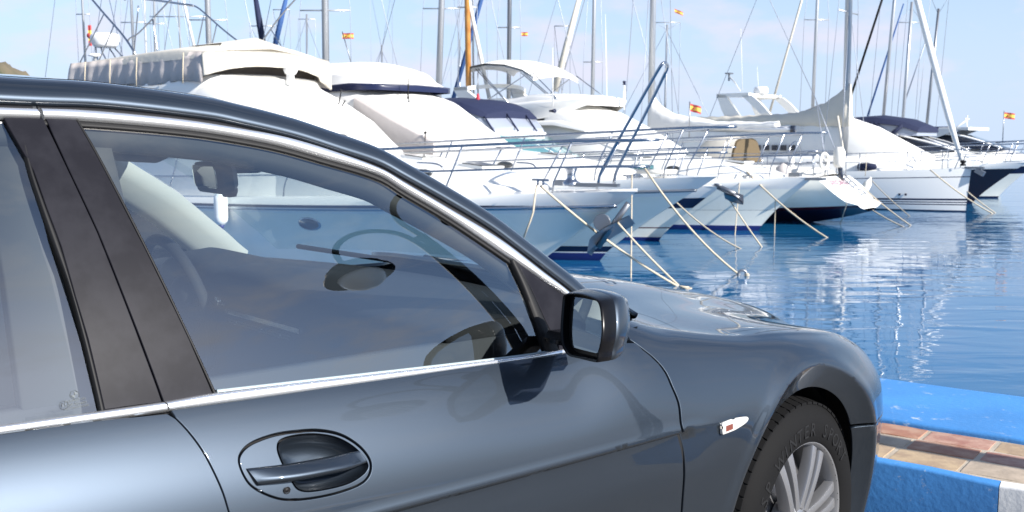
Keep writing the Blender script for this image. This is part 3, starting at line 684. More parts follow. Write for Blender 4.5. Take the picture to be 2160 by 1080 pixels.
# ------------------------------------------------------------------ wheels
def make_wheel():
    w = bpy.data.objects.new('wheel', None); link(w); w.parent = car; w.empty_display_size = .1
    R = WR
    pr = [(.222, -.012), (.226, .004), (.236, .012), (.262, .017), (.285, .0165), (.302, .011), (.318, .002), (.330, -.008), (.3375, -.018), (.3395, -.05), (.34, -.12), (.3395, -.19), (.3375, -.222), (.318, -.24), (.27, -.25), (.222, -.235)]
    V, F = lathe([(r, -h) for r, h in pr], 96, axis='Y'); mesh('tyre', V, F, tyre_m, w)
    mb = MB()
    n = 64
    for k in range(n):
        for row, (y0, y1) in enumerate(((.004, .050), (.058, .115), (.123, .182), (.190, .238))):
            a0 = 2*math.pi*(k+.06+.5*(row % 2))/n; a1 = a0+2*math.pi*.84/n; sk = .045*(1 if row % 2 else -1)
            P = []
            for a, y, f in ((a0, y0, 0), (a1, y0, 0), (a1, y1, 1), (a0, y1, 1)):
                a += sk*f*.6
                rt = R if not (row in (0, 3) and f == (0 if row == 0 else 1)) else R-.010
                P.append(((R-.016)*math.cos(a), y, (R-.016)*math.sin(a))); P.append((rt*math.cos(a), y, rt*math.sin(a)))
            mb.add(P, [(1, 3, 5, 7), (0, 1, 7, 6), (2, 4, 5, 3), (0, 2, 3, 1), (4, 6, 7, 5)])
    o = mb.build('tread', tyre_m, w, False); o['kind'] = 'stuff'
    for txt, mid, size, rad in (('SP WINTER SPORT', 92, .050, .265), ('DUNLOP', 272, .050, .265)):
        step = 8.2; a = mid+step*(len(txt)-1)/2
        for ch in txt:
            if ch != ' ':
                cu = bpy.data.curves.new('letter', 'FONT'); cu.body = ch; cu.size = size; cu.align_x = 'CENTER'; cu.extrude = .0008; cu.resolution_u = 2
                tmp = bpy.data.objects.new('letter', cu); link(tmp); bpy.context.view_layer.update()
                me = bpy.data.meshes.new_from_object(tmp.evaluated_get(bpy.context.evaluated_depsgraph_get())); bpy.data.objects.remove(tmp)
                me.materials.clear(); me.materials.append(tyre_t); q = math.radians(a)
                # glyph x -> clockwise tangent, glyph y -> radial, glyph z -> outward (-y)
                rx, rz = math.cos(q), math.sin(q); M = Matrix(((rz, rx, 0, rx*(rad-.016)), (0, 0, -1, -.0172), (-rx, rz, 0, rz*(rad-.016)), (0, 0, 0, 1)))
                me.transform(M); l = link(bpy.data.objects.new('letter', me)); l.parent = w
            a -= step
    V, F = lathe([(.205, .21), (.212, .10), (.214, .04), (.219, .008), (.226, -.004), (.230, -.0075), (.232, -.005), (.231, .003), (.225, .01)], 72, axis='Y'); mesh('rim', V, F, alloy, w)
    V, F = lathe([(.07, .055), (.15, .07), (.2, .09), (.212, .2)], 48, axis='Y'); mesh('brake_drum', V, F, alloy_d, w)
    V, F = lathe([(0.001, -.012), (.030, -.012), (.034, -.008), (.036, .0), (.062, .004), (.074, .016), (.078, .05)], 36, axis='Y'); mesh('hub', V, F, alloy, w)
    V, F = lathe([(.001, -.0155), (.024, -.0150), (.029, -.0115), (.030, -.01)], 30, axis='Y'); mesh('hub_cap', V, F, blackp, w)
    for k in range(7):
        ang = math.radians(61+51.43*k)
        for s in (-1, 1):
            rows = []
            for q in np.linspace(0, 1, 12):
                r = .05+q*.168; off = s*(.0145+.0105*q); wd = .0125+.0030*q-.002*math.sin(q*math.pi); yy = .003-.006*math.sin(q*math.pi*.6)+.007*q**3; dp = .034-.012*q
                row = []
                for t, d in ((-1.05, dp), (-1.0, .003), (-.86, -.002), (-.3, -.003), (.3, -.003), (.86, -.002), (1.0, .003), (1.05, dp)):
                    lx = off+t*wd; x = r*math.cos(ang)-lx*math.sin(ang); z = r*math.sin(ang)+lx*math.cos(ang); row.append((x, yy+d, z))
                rows.append(row)
            V, F = loft(rows, False, True); autosmooth(mesh('spoke', V, F, alloy, w), 30)
    return w
w0 = make_wheel()
w0.location = (WC[0], -.895, WC[1]); w0.rotation_euler = (0, 0, math.radians(8))
def copy_wheel(loc, rz):
    c = w0.copy(); link(c); c.parent = car; c.location = loc; c.rotation_euler = (0, 0, rz)
    for ch in list(w0.children):
        d = ch.copy(); link(d); d.parent = c
copy_wheel((WC[0], .895, WC[1]), math.pi+math.radians(8)); copy_wheel((RC[0], -.912, RC[1]), 0); copy_wheel((RC[0], .912, RC[1]), math.pi)
# ------------------------------------------------------------------ cabin
def hull_shape(name, rows, m, parent=car, auto=None):
    V, F = loft(rows, True, True); o = mesh(name, V, F, m, parent)
    if auto: autosmooth(o, auto)
    return o
# dashboard: from the foot of the windscreen back to the fascia, two humps on top
def dash_top(y):
    h1 = .062*math.exp(-abs((y-.37)/.21)**3.2); h2 = .045*math.exp(-abs((y-.02)/.26)**3); return .985, h1, h2
rows = []
for y in np.linspace(-.80, .80, 65):
    b, h1, h2 = dash_top(y); bow = .20*(1-(y/.84)**2)
    hh = max(h1, h2)
    rows.append([(-.74+bow, y, .955), (-.72+bow*.9, y, .975), (-.82+bow*.5, y, .987), (-.92+bow*.15, y, .992+hh*.55), (-1.0, y, .992+hh), (-1.055-hh*.6, y, .985+hh*.98), (-1.075-hh*.8, y, .97+hh*.85), (-1.05, y, .935), (-1.06, y, .90), (-1.10, y, .87), (-1.11, y, .80), (-1.02, y, .62), (-.9, y, .45), (-.7, y, .45)])
hull_shape('dashboard', rows, dash_m)
mb = MB(); mb.box((-1.075, -.02, .905), (.012, .40, .012), 0); mb.box((-1.082, -.02, .845), (.012, .44, .01)); mb.build('fascia_strip', chrome, car, False)
for y in (.10, -.04, -.14):
    V, F = tube_geo([(-1.083-.012*math.sin(q), y+.02*q, .89-.05*q/1.5) for q in np.linspace(0, 1.5, 8)], .0028, 6); mesh('vent_bar', V, F, chrome, car)
mb = MB()
for k in range(6): mb.box((-1.088, -.03, .852+k*.0075), (.008, .34, .003))
mb.build('vent_slats', dark_m, car, False)
mesh('start_button', *(lambda b: (b.V, b.F))(MB().box((-1.10, .17, .935), (.02, .02, .022))), chrome, car)
# steering wheel on the far side
sw = [(-1.10-.05*math.sin(a)*1.0-.03, .37+.19*math.cos(a), .905+.185*math.sin(a)) for a in np.linspace(0, 2*math.pi, 40, endpoint=False)]
tube('steering_wheel', sw, .016, dash_m, car, 10, True)
V, F = lathe([(.001, -.03), (.06, -.028), (.085, -.012), (.08, .02), (.03, .05)], 20, axis='X'); mesh('steering_hub', np.array(V)+[-1.11, .37, .90], F, dash_m, car)
mb = MB(); mb.box((-1.125, .37, .90), (.02, .34, .035)); mb.box((-1.105, .37, .82), (.02, .05, .14)); mb.build('steering_spoke', dash_m, car, False)
# interior mirror
def rbox(c, d, r, rz=0, n=5, tilt=0):
    """box with rounded outline in y-z, thickness along x"""
    pts = []
    for cx, cz, a0 in ((1, 1, 0), (-1, 1, 90), (-1, -1, 180), (1, -1, 270)):
        for a in np.radians(np.linspace(a0, a0+90, n)): pts.append((cx*(d[1]/2-r)+r*math.cos(a), cz*(d[2]/2-r)+r*math.sin(a)))
    rows = []
    for fx, k in ((-.5, .93), (-.42, 1), (.1, 1.0), (.5, .72)):
        rows.append([(fx*d[0], y*k, z*k) for y, z in pts])
    M = Matrix.Translation(c) @ Matrix.Rotation(rz, 4, 'Z') @ Matrix.Rotation(tilt, 4, 'Y')
    V, F = loft(rows, True, True); return [tuple(M @ Vector(v)) for v in V], F
V, F = rbox((-1.175, .0, 1.272), (.05, .225, .075), 0.022, math.radians(-8), tilt=-.13); im = mesh('rear_view_mirror', V, F, dark_m, car); autosmooth(im, 40)
V, F = rbox((-1.203, .008, 1.273), (.004, .195, .055), .014, math.radians(-8), tilt=-.13); mesh('mirror_pane', V, F, mirror_m, im)
V, F = rbox((-1.10, -.02, 1.325), (.12, .11, .09), .03, 0); autosmooth(mesh('mirror_mount', V, F, dark_m, im), 40)
mesh('mirror_sensor', *lathe([(.001, 1.222), (.016, 1.224), (.02, 1.236), (.02, 1.245)], 14, (-1.165, -.045, 0)), mat('mirror_sensor', (.06, .03, .04), .4), im)
for y in (-.36, .36):
    V, F = rbox((-1.20, y, 1.335), (.03, .44, .115), .035, math.radians(4 if y < 0 else -4), tilt=math.radians(62)); mesh('sun_visor', V, F, trim_m, car)
# seats
def seat(y, u, w=.50):
    rows = []
    for q in np.linspace(0, 1, 12):
        z = .50+q*.52; uu = u-.22*q; k = w/2*(1-.28*max(0, q-.6)/.4); th = .075-.03*q
        rows.append([(uu+th*1.3, y-k*.55, z), (uu+th, y, z), (uu+th*1.3, y+k*.55, z), (uu+th*1.5, y+k, z), (uu-th*.4, y+k, z), (uu-th, y, z), (uu-th*.4, y-k, z), (uu+th*1.5, y-k, z)])
    o = hull_shape('seat', rows, seat_m)
    rows = [[(u-.20+.05*math.cos(a)*k, y+.13*kk_*s, z) for a, s in ((0, 0), (.6, .8), (1.5, 1), (2.6, .9), (3.14, 0), (3.7, -.9), (4.7, -1), (5.6, -.8))] for z, k, kk_ in ((1.06, .5, .7), (1.08, 1, .95), (1.17, 1.1, 1), (1.24, .9, .85), (1.26, .4, .5))]
    V, F = loft(rows, True, True); mesh('headrest', V, F, seat_m, o)
    mesh('cushion', *(lambda b: (b.V, b.F))(MB().box((u+.22, y, .47), (.52, w, .16))), seat_m, o)
seat(-.37, -1.92); seat(.37, -1.90)
mesh('rear_seat', *(lambda b: (b.V, b.F))(MB().box((-2.75, 0, .72), (.2, 1.36, .62), 0, 0, -.3).box((-2.45, 0, .47), (.6, 1.36, .2))), seat_m, car)
for y in (-.79, .79): mesh('door_lining', *(lambda b: (b.V, b.F))(MB().box((-1.7, y, .72), (2.1, .04, .48))), trim_l if y > 0 else dark_m, car)  # sunlit far lining and shaded near one, put into their colours
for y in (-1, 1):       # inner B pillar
    V, F = loft([[(-1.86, y*(v-.075), z), (-1.86, y*(v-.03), z), (-1.66+.02*(1.39-z), y*(v-.03), z), (-1.66, y*(v-.075), z)] for z, v in ((.6, .86), (.95, .84), (1.15, .78), (1.40, .65))], True); mesh('pillar_trim', V, F, mat('dimmed_cabin_trim', (.07, .075, .08), .8) if y < 0 else trim_m, car)  # near side is the same trim, its colour darkened to dim a sunlit strip
# ------------------------------------------------------------------ etched marks on the rear pane
etch = mat('glass_etching', (.07, .085, .095), .6)
def sign_text(txt, size, M, m, parent, name='lettering', ext=0.0):
    cu = bpy.data.curves.new(name, 'FONT'); cu.body = txt; cu.size = size; cu.align_x = 'CENTER'; cu.align_y = 'CENTER'; cu.extrude = ext; cu.resolution_u = 3
    tmp = link(bpy.data.objects.new(name, cu)); bpy.context.view_layer.update()
    me = bpy.data.meshes.new_from_object(tmp.evaluated_get(bpy.context.evaluated_depsgraph_get())); bpy.data.objects.remove(tmp)
    me.materials.clear(); me.materials.append(m); me.transform(M); o = link(bpy.data.objects.new(name, me)); o.parent = parent; return o
def pane_frame(px, py):
    h = hit_fn(px, py, sg); q = np.array([[h[0], h[2]]]); f = SGo(-.0055); P = f(q)[0]; X = f(q+[.01, 0])[0]-P; Z = f(q+[0, .01])[0]-P
    X /= np.linalg.norm(X); n = np.cross(X, Z); n /= np.linalg.norm(n); Z = np.cross(n, X)
    ca, sa = math.cos(math.radians(2)), math.sin(math.radians(2)); X, Z = X*ca+Z*sa, Z*ca-X*sa
    return Matrix(((X[0], Z[0], n[0], P[0]), (X[1], Z[1], n[1], P[1]), (X[2], Z[2], n[2], P[2]), (0, 0, 0, 1)))
for txt, px, py, sz_ in (('PILKINGTON', 161.5, 843, .0052), ('43R-001605', 165, 850.5, .006), ('AS2M5050001000', 165, 857.5, .0047), ('E1', 137.5, 853.5, .0075)):
    sign_text(txt, sz_, pane_frame(px, py), etch, rwo, 'etched_lettering')
for px, py, r in ((160, 831.5, .0064), (137.5, 853.5, .0062)):
    M = pane_frame(px, py); V, F = tube_geo([tuple(M @ Vector((r*math.cos(a), r*math.sin(a), 0))) for a in np.linspace(0, 2*math.pi, 28, endpoint=False)], .00028, 4, False, True); mesh('etched_ring', V, F, etch, rwo)
M = pane_frame(160, 831.5); mb = MB()
for q in (0, 2):
    pts = [(0, 0, 0)]+[(.0045*math.cos(a), .0045*math.sin(a), 0) for a in np.radians(np.linspace(90*q, 90*q+90, 8))]
    mb.add([tuple(M @ Vector(p)) for p in pts], [tuple(range(len(pts)))])
mb.build('etched_roundel', etch, rwo, False)
# ------------------------------------------------------------------ quay, water, lamp post
QN, QT = np.array([.593, .805]), np.array([.805, -.593])      # towards the water, along the kerb to the right
def qp(t, n, z): return (QT[0]*t+QN[0]*n, QT[1]*t+QN[1]*n, z)
QROT = math.atan2(QT[1], QT[0])
asphalt = mat('asphalt', (.135, .13, .125), .9, bump=(90, .5, .01), var=(2.2, (.19, .185, .175), .35, .7))
def worn(name, col, under, sc1, lo, hi, rough=.6, bs=.13):
    """paint with wear: chips show the concrete under it"""
    m = mat(name, col, rough); nt = m.node_tree; b = nt.nodes['Principled BSDF']; N = nt.nodes.new; L = nt.links.new
    t = N('ShaderNodeTexCoord'); n1 = N('ShaderNodeTexNoise'); n1.inputs['Scale'].default_value = sc1; n1.inputs['Detail'].default_value = 10; n1.inputs['Roughness'].default_value = .72
    r = N('ShaderNodeValToRGB'); r.color_ramp.elements[0].position = lo; r.color_ramp.elements[1].position = hi
    n2 = N('ShaderNodeTexNoise'); n2.inputs['Scale'].default_value = 3.1; n2.inputs['Detail'].default_value = 6
    h = N('ShaderNodeHueSaturation'); h.inputs['Color'].default_value = (*col, 1); mr = N('ShaderNodeMapRange'); mr.inputs['To Min'].default_value = .72; mr.inputs['To Max'].default_value = 1.25
    x = N('ShaderNodeMixRGB'); x.inputs['Color2'].default_value = (*under, 1)
    n3 = N('ShaderNodeTexNoise'); n3.inputs['Scale'].default_value = 45; n3.inputs['Detail'].default_value = 8; bu = N('ShaderNodeBump'); bu.inputs['Strength'].default_value = bs; bu.inputs['Distance'].default_value = .012
    for n in (n1, n2, n3): L(t.outputs['Object'], n.inputs['Vector'])
    L(n1.outputs['Fac'], r.inputs['Fac']); L(n2.outputs['Fac'], mr.inputs['Value']); L(mr.outputs['Result'], h.inputs['Value']); L(h.outputs['Color'], x.inputs['Color1']); L(r.outputs['Color'], x.inputs['Fac'])
    L(x.outputs['Color'], b.inputs['Base Color']); L(n3.outputs['Fac'], bu.inputs['Height']); L(bu.outputs['Normal'], b.inputs['Normal'])
    return m
blue_p = worn('blue_paint', (.06, .245, .57), (.42, .50, .58), 14, .60, .68)
white_p = worn('white_paint', (.80, .79, .77), (.4, .38, .36), 12, .62, .70)
grout = mat('grout', (.46, .40, .32), .9, bump=(120, .5, .004), var=(6, (.36, .30, .23), .4, .7))
def stone(name, a, b): return mat(name, a, .72, bump=(70, .35, .004), var=(13, b, .40, .60))
tile_ms = [stone('terracotta', (.33, .155, .10), (.42, .25, .17)), stone('pink_tile', (.33, .155, .115), (.46, .28, .21)), stone('sand_tile', (.46, .34, .21), (.35, .25, .165)), stone('grey_tile', (.36, .29, .22), (.46, .37, .28))]
conc = mat('concrete', (.36, .34, .31), .85, bump=(30, .4, .01), var=(3, (.28, .27, .25), .4, .65))
mesh('parking_ground', [qp(-260, -260, 0), qp(260, -260, 0), qp(260, 3.63, 0), qp(-260, 3.63, 0)], [(0, 1, 2, 3)], asphalt, None, False)['kind'] = 'structure'
quay = tag(mesh('quay', *(lambda b: (b.V, b.F))(MB().add([qp(t, n, z) for z in (-4, .2425) for t, n in ((-90, 3.635), (90, 3.635), (90, 4.83), (-90, 4.83))], [(3, 2, 1, 0), (4, 5, 6, 7), (0, 1, 5, 4), (1, 2, 6, 5), (2, 3, 7, 6), (3, 0, 4, 7)])), grout, None, False), kind='structure')
def slab(name, t0, t1, n0, n1, z0, z1, m, parent=None, bev=.008, jit=0, seg=1):
    """a block with softened, slightly uneven edges"""
    rows = []; N = max(2, seg+1)
    for i in range(N):
        t = t0+(t1-t0)*i/(N-1); e = bev if i in (0, N-1) else 0
        j0 = rnd.uniform(-jit, jit); j1 = rnd.uniform(-jit, jit)
        rows.append([qp(t, n0+j0, z0), qp(t, n0+j0, z1-bev-e), qp(t, n0+bev*.3+j0, z1-bev*.3-e), qp(t, n0+bev+j0, z1-e), qp(t, n0+bev*2.5+j0, z1-e*.3), qp(t, n1-bev*2.5+j1, z1-e*.3), qp(t, n1-bev+j1, z1-e), qp(t, n1-bev*.3+j1, z1-bev*.3-e), qp(t, n1+j1, z1-bev-e), qp(t, n1+j1, z0)])
    V, F = loft(rows, True, True); o = mesh(name, V, F, m, parent); return autosmooth(o, 50)
KZ = .25
for k in range(-9, 9):
    t0 = -2.075+1.394*k; b = (k % 2 == 0)
    slab('kerb_stone', t0+.0015, t0+1.3925, 3.613, 3.668, -.05, KZ-.0005, blue_p if b else white_p, quay, .010, .002, 6)
for k in range(-10, 12):
    slab('coping_stone', -.02+2.2*k+.002, -.02+2.2*k+2.198, 4.148, 4.87, .0, KZ+.013, blue_p, quay, .012, .003, 24)
for r, (n0, n1, seq) in enumerate(((3.668, 3.842, (2, 3, 2, 2, 3)), (3.842, 3.988, (1, 0, 2, 1, 0, 1, 3)), (3.988, 4.146, (0, 2, 1, 0, 3)))):
    for k in range(-16, 26):
        c = seq[(k*k+3*k+r) % len(seq)]; t0 = -1.068+.2457*k+rnd.uniform(-.003, .003); sk = .019*r
        slab('tile', t0+sk+.009, t0+sk+.236, n0+.006, n1-.006, .20, KZ-.0035+rnd.uniform(-.0015, .0015), tile_ms[c], quay, .0035, .002, 3)
# water
wm = bpy.data.materials.new('sea_water'); wm.use_nodes = True; nt = wm.node_tree; b = nt.nodes['Principled BSDF']; N = nt.nodes.new; L = nt.links.new
b.inputs['Base Color'].default_value = (.008, .104, .245, 1); b.inputs['Roughness'].default_value = .03; b.inputs['IOR'].default_value = 1.43
t = N('ShaderNodeTexCoord'); mpp = N('ShaderNodeMapping'); mpp.inputs['Rotation'].default_value = (0, 0, .25); mpp.inputs['Scale'].default_value = (.55, 1.5, 1)
n1 = N('ShaderNodeTexNoise'); n1.inputs['Scale'].default_value = 1.25; n1.inputs['Detail'].default_value = 3; n1.inputs['Roughness'].default_value = .45; n1.inputs['Distortion'].default_value = .6
n2 = N('ShaderNodeTexNoise'); n2.inputs['Scale'].default_value = .28; n2.inputs['Detail'].default_value = 2
ad = N('ShaderNodeMath'); ad.operation = 'MULTIPLY_ADD'; ad.inputs[1].default_value = 2.2
bu = N('ShaderNodeBump'); bu.inputs['Strength'].default_value = .13; bu.inputs['Distance'].default_value = .12
L(t.outputs['Object'], mpp.inputs['Vector']); L(mpp.outputs['Vector'], n1.inputs['Vector']); L(mpp.outputs['Vector'], n2.inputs['Vector'])
L(n2.outputs['Fac'], ad.inputs[0]); L(n1.outputs['Fac'], ad.inputs[2]); L(ad.outputs[0], bu.inputs['Height']); L(bu.outputs['Normal'], b.inputs['Normal'])
mesh('sea_water', [(-3000, -400, -1), (3000, -400, -1), (3000, 4500, -1), (-3000, 4500, -1)], [(0, 1, 2, 3)], wm, None, False)['kind'] = 'structure'
# hill on the far left shore
hill_m = mat('scrub', (.05, .06, .03), .95, var=(.02, (.14, .115, .075), .42, .6)); rows = []
for j in range(9):
    q = j/8; rows.append([(-420+x*1.0, 590+90*q, -2+(52*sstep(-276, -318, -420+x)+3*math.sin(x*.21+j)+1.6*math.sin(x*.63+2*j))*math.sin(math.pi*min(1, q*.5+.02))) for x in np.linspace(0, 172, 70)])
V, F = loft(rows); mesh('hill', V, F, hill_m)['kind'] = 'structure'
# double lamp post on the coping, to the right of the frame (it shows in the door glass and the paint)
lamp_p = mat('lamp_post_black', (.008, .009, .010), .7, 0, spec=.15); lampg = mat('lamp_globe', (.75, .76, .74), .15, 0, .6)
LX, LY = 3.75, 2.03
lsc = lambda L: [(1.95+(y-1.95)*.851, .262 if z < .3 else 1.1+(z-1.1)*.851) for y, z in L]     # arm curves brought in to the post's distance
lamp = thing('street_lamp', 'black double-armed street lamp with hooked arms on the quay edge right of the car', 'street lamp', (LX, LY, .262))
def lz(L): return [(0, y-LY, z-.262) for y, z in L]
for pts, sx_, sz_ in (([(1.99, .27), (1.99, 2.5), (1.98, 4.0), (1.95, 4.30), (1.89, 4.51), (1.80, 4.64), (1.67, 4.75), (1.50, 4.79), (1.34, 4.73), (1.24, 4.6), (1.20, 4.42), (1.20, 4.28)], 1.24, 4.02),
                      ([(2.10, .27), (2.10, 2.5), (2.08, 4.1), (2.05, 4.40), (2.03, 4.66), (2.09, 4.90), (2.21, 5.07), (2.36, 5.15), (2.55, 5.12), (2.68, 4.98), (2.72, 4.8), (2.72, 4.62)], 2.70, 4.36)):
    pts = lsc(pts); (sx_, sz_), = lsc([(sx_, sz_)])
    tube('arm', spline(lz(pts), 46), .031, lamp_p, lamp, 8)
    c = lz([(sx_, sz_)])[0]
    V, F = lathe([(.001, .27), (.05, .27), (.09, .22), (.19, .185), (.20, .15), (.25, .12), (.26, .08), (.30, .03), (.305, 0), (.28, -.01), (.01, .0)], 24, c); sh = mesh('lamp_shade', V, F, lamp_p, lamp); autosmooth(sh, 40)
    V, F = lathe([(.20, 0), (.195, -.06), (.16, -.13), (.09, -.18), (.001, -.195)], 16, (c[0], c[1], c[2]-.005)); mesh('lamp_globe', V, F, lampg, sh)
mb = MB()
for z0 in (1.0, 1.7, 2.4, 2.9, 3.12, 3.50, 3.88, 4.26): mb.box(lz(lsc([(2.04, z0)]))[0], (.03, .12, .07))
mb.box(lz(lsc([(2.035, 2.2)]))[0], (.03, .04, 3.5)); mb.build('post_plate', lamp_p, lamp, False)
V, F = lathe([(.001, .0), (.2, .0), (.2, .10), (.16, .16), (.14, .3), (.001, .3)], 16); mesh('base', V, F, lamp_p, lamp)
# ------------------------------------------------------------------ boats: shared builders (boat axes: x to the bow from the stem's waterline, y port, z up from the water)
gel = mat('white_gelcoat', (.82, .81, .775), .22, 0, .4); gel_s = mat('hull_gelcoat', (.86, .86, .77), .3, 0, .1, spec=.3, var=(1.3, (.80, .79, .69), .45, .72))
gel_c = mat('cream_deck', (.74, .72, .66), .6); navy = mat('navy_stripe', (.008, .012, .045), .3); blue_b = mat('blue_antifouling', (.01, .02, .14), .5)
maroon = mat('maroon_stripe', (.09, .01, .018), .35); darkhull = mat('dark_maroon_hull', (.016, .006, .010), .15, 0, .6)
canv_c = mat('cream_canvas', (.62, .58, .50), .85, bump=(7, .4, .018)); canv_g = mat('grey_and_shaded_canvas', (.50, .46, .44), .85, bump=(6, .4, .018)); canv_w = mat('white_canvas', (.78, .77, .74), .8, bump=(4, .3, .02))
canv_n = mat('navy_canvas', (.008, .014, .05), .8, bump=(8, .4, .04)); canv_t = mat('tan_canvas', (.11, .08, .042), .85, bump=(8, .4, .04)); canv_b = mat('blue_canvas', (.03, .085, .24), .8, bump=(8, .4, .04))
clear_m = mat('clear_plastic_window', (.30, .33, .40), .15, 0, .5); teal_g = mat('teal_glass', (.09, .24, .26), .08, 0, .6); dkglass = mat('dark_glass', (.02, .025, .04), .06, 0, .5)
steel = mat('stainless_steel', (.40, .42, .46), .25, 1.0); steel_d = mat('dull_steel', (.28, .29, .31), .4, .9); alu = mat('mast_aluminium', (.52, .53, .54), .35, .7); alu_w = mat('white_spar', (.74, .74, .72), .4)
wood = mat('varnished_wood', (.48, .23, .055), .35, 0, .4, var=(5, (.36, .15, .03), .4, .65)); rope_m = mat('rope', (.52, .45, .34), .9, bump=(60, .6, .01)); wire = mat('rigging_wire', (.34, .37, .43), .5, .6)
flag_r = mat('flag_red', (.42, .05, .05), .8); flag_y = mat('flag_yellow', (.66, .47, .08), .8); plastic_w = mat('white_plastic', (.80, .80, .79), .3); red_m = mat('red_cover', (.42, .02, .04), .7); orange_f = mat('orange_fender', (.42, .07, .03), .5)
class Boat:
    def __init__(s, name, label, cat, px, py, al=40, group=None, org=None):
        s.al = math.radians(al); o = at_z(px, py, -1.0) if org is None else np.array(org)
        s.o = o; s.h = np.array([math.cos(s.al), -math.sin(s.al)]); s.p = np.array([math.sin(s.al), math.cos(s.al)])
        s.root = thing(name, label, cat, tuple(o), -s.al, group)
    def L(s, px, py, y):
        d = ray(px, py); t = (y+s.o[:2]@s.p)/(d[:2]@s.p); P = CAMW+t*d
        return ((P[:2]-s.o[:2])@s.h, y, P[2]+1.0)
    def hull(s, L, B, fb, fs, rake, bands, levels, le=.5, p=(2.6, 2.0), stern=.9, rk=1.25):
        """levels: list of (fraction of sheer, width factor); bands: (f0, f1, material, name)"""
        s.Lh, s.B, s.fb, s.fs, s.rake = L, B, fb, fs, rake; s.le, s.pp, s.st, s.rk = le, p, stern, rk
        s.lf = np.array([a for a, _ in levels]); s.lk = np.array([b for _, b in levels])
        n = 46; A = np.linspace(0, 1, n)**1.55
        for f0, f1, m, nm in bands:
            fr = [f0]+[f for f in s.lf if f0+.004 < f < f1-.004]+[f1]
            rows_s = [[s.pt(a, f, -1) for a in A] for f in fr]; rows_p = [[s.pt(a, f, 1) for a in A] for f in fr]
            V, F = loft(rows_s); V2, F2 = loft(rows_p); b = len(V); V = V+V2; F = [f[::-1] for f in F]+[tuple(i+b for i in f) for f in F2]
            nr = len(fr)
            for i in range(nr-1): F.append((i*n+n-1, (i+1)*n+n-1, b+(i+1)*n+n-1, b+i*n+n-1))
            autosmooth(mesh(nm, V, F, m, s.root), 40)
        rows = []
        for a in A:
            x, y, z = s.pt(a, 1, -1); rows.append([(x, y, z), (x, y*.93, z-.02), (x, y*.5, z+.02), (x, 0, z+.035), (x, -y*.5, z+.02), (x, -y*.93, z-.02), (x, -y, z)])
        V, F = loft(rows); mesh('deck', V, [f[::-1] for f in F], gel, s.root)
    def sheer(s, x): q = np.clip((x+s.Lh)/(s.Lh+s.rake), 0, 1); return s.fs+(s.fb-s.fs)*q**1.7
    def pt(s, a, f, sd):
        ff = max(f, 0); xb = s.rake*ff**s.rk if f >= 0 else f*s.rake*1.2; x = xb-(xb+s.Lh)*a
        z = f*s.sheer(x); k = np.interp(f, s.lf, s.lk); q = a/s.le
        pw = s.pp[1]+(s.pp[0]-s.pp[1])*ff; b = 1-(1-min(1, q))**pw if q < 1 else 1-(1-s.st)*((a-s.le)/(1-s.le))**2
        return (x, sd*max(.004, s.B/2*k*b), z)
    def edge(s, x, sd, f=1.0):
        xb = s.rake; a = np.clip((xb-x)/(xb+s.Lh), 0, 1); return s.pt(a, f, sd)
    def house(s, name, secs, m, flat=.0, n_top=3, auto=42, y0=0, parent=None, cap=True):
        """secs: (x, half width, z bottom, z top, lean, corner)"""
        rows = []
        for x, w, z0, z1, lean, c in secs:
            h = z1-z0; w1 = w*(1-lean); half = [(w, z0), (w-(w-w1)*.45, z0+h*.5), (w1+c*.12, z1-c), (w1-c*.28, z1-c*.28), (w1-c, z1+.0), (w1*.45, z1+flat*.75), ]
            rows.append([(x, y0-a, z) for a, z in half]+[(x, y0, z1+flat)]+[(x, y0+a, z) for a, z in half[::-1]])
        V, F = loft(rows, False, cap); o = mesh(name, V, [f[::-1] for f in F], m, parent or s.root); 
        return autosmooth(o, auto)
    def tubes(s, name, lines, r, m=None, parent=None, n=6):
        mb = MB()
        for l in lines: mb.tube(l, r, n)
        return mb.build(name, m or steel, parent or s.root)
    def rail(s, xs, h, rake=.35, out=.02, mid=True, bow=True, r=.016, inset=.10, r2=.012, hb=None):
        r, r2 = r*1.25, r2*1.3
        tops = {}
        for sd in (-1, 1):
            T, M_ = [], []
            for x in xs:
                bx, by, bz = s.edge(x, sd); by -= sd*inset
                hh = h if hb is None else h+(hb-h)*np.clip((x-xs[0])/(xs[-1]-xs[0]), 0, 1)
                tp = (bx+rake, by+sd*out, bz+hh); T.append(tp); M_.append(tuple((np.array((bx, by, bz))*.5+np.array(tp)*.5)))
                tube('stanchion', [(bx, by, bz-.03), (bx+rake*.08, by, bz+hh*.22), tp], r2, steel, s.root, 6)
            tops[sd] = (T, M_)
        for i, nm in ((0, 'top_rail'), (1, 'mid_rail')):
            if i and not mid: continue
            a, b = tops[-1][i], tops[1][i]
            if bow:
                nose = (max(a[-1][0], s.rake-.05)+(.38 if i == 0 else .22), 0, a[-1][2]+.02); path = list(a)+[nose]+list(b)[::-1]
                P = spline(path, 90)
                tube(nm, P, r if i == 0 else r*.7, steel, s.root, 8)
            else:
                for q in (a, b): tube(nm, spline(q, 40), r if i == 0 else r*.7, steel, s.root, 8)
    def cover_sheet(s, name, P4, th, m, parent=None): ...
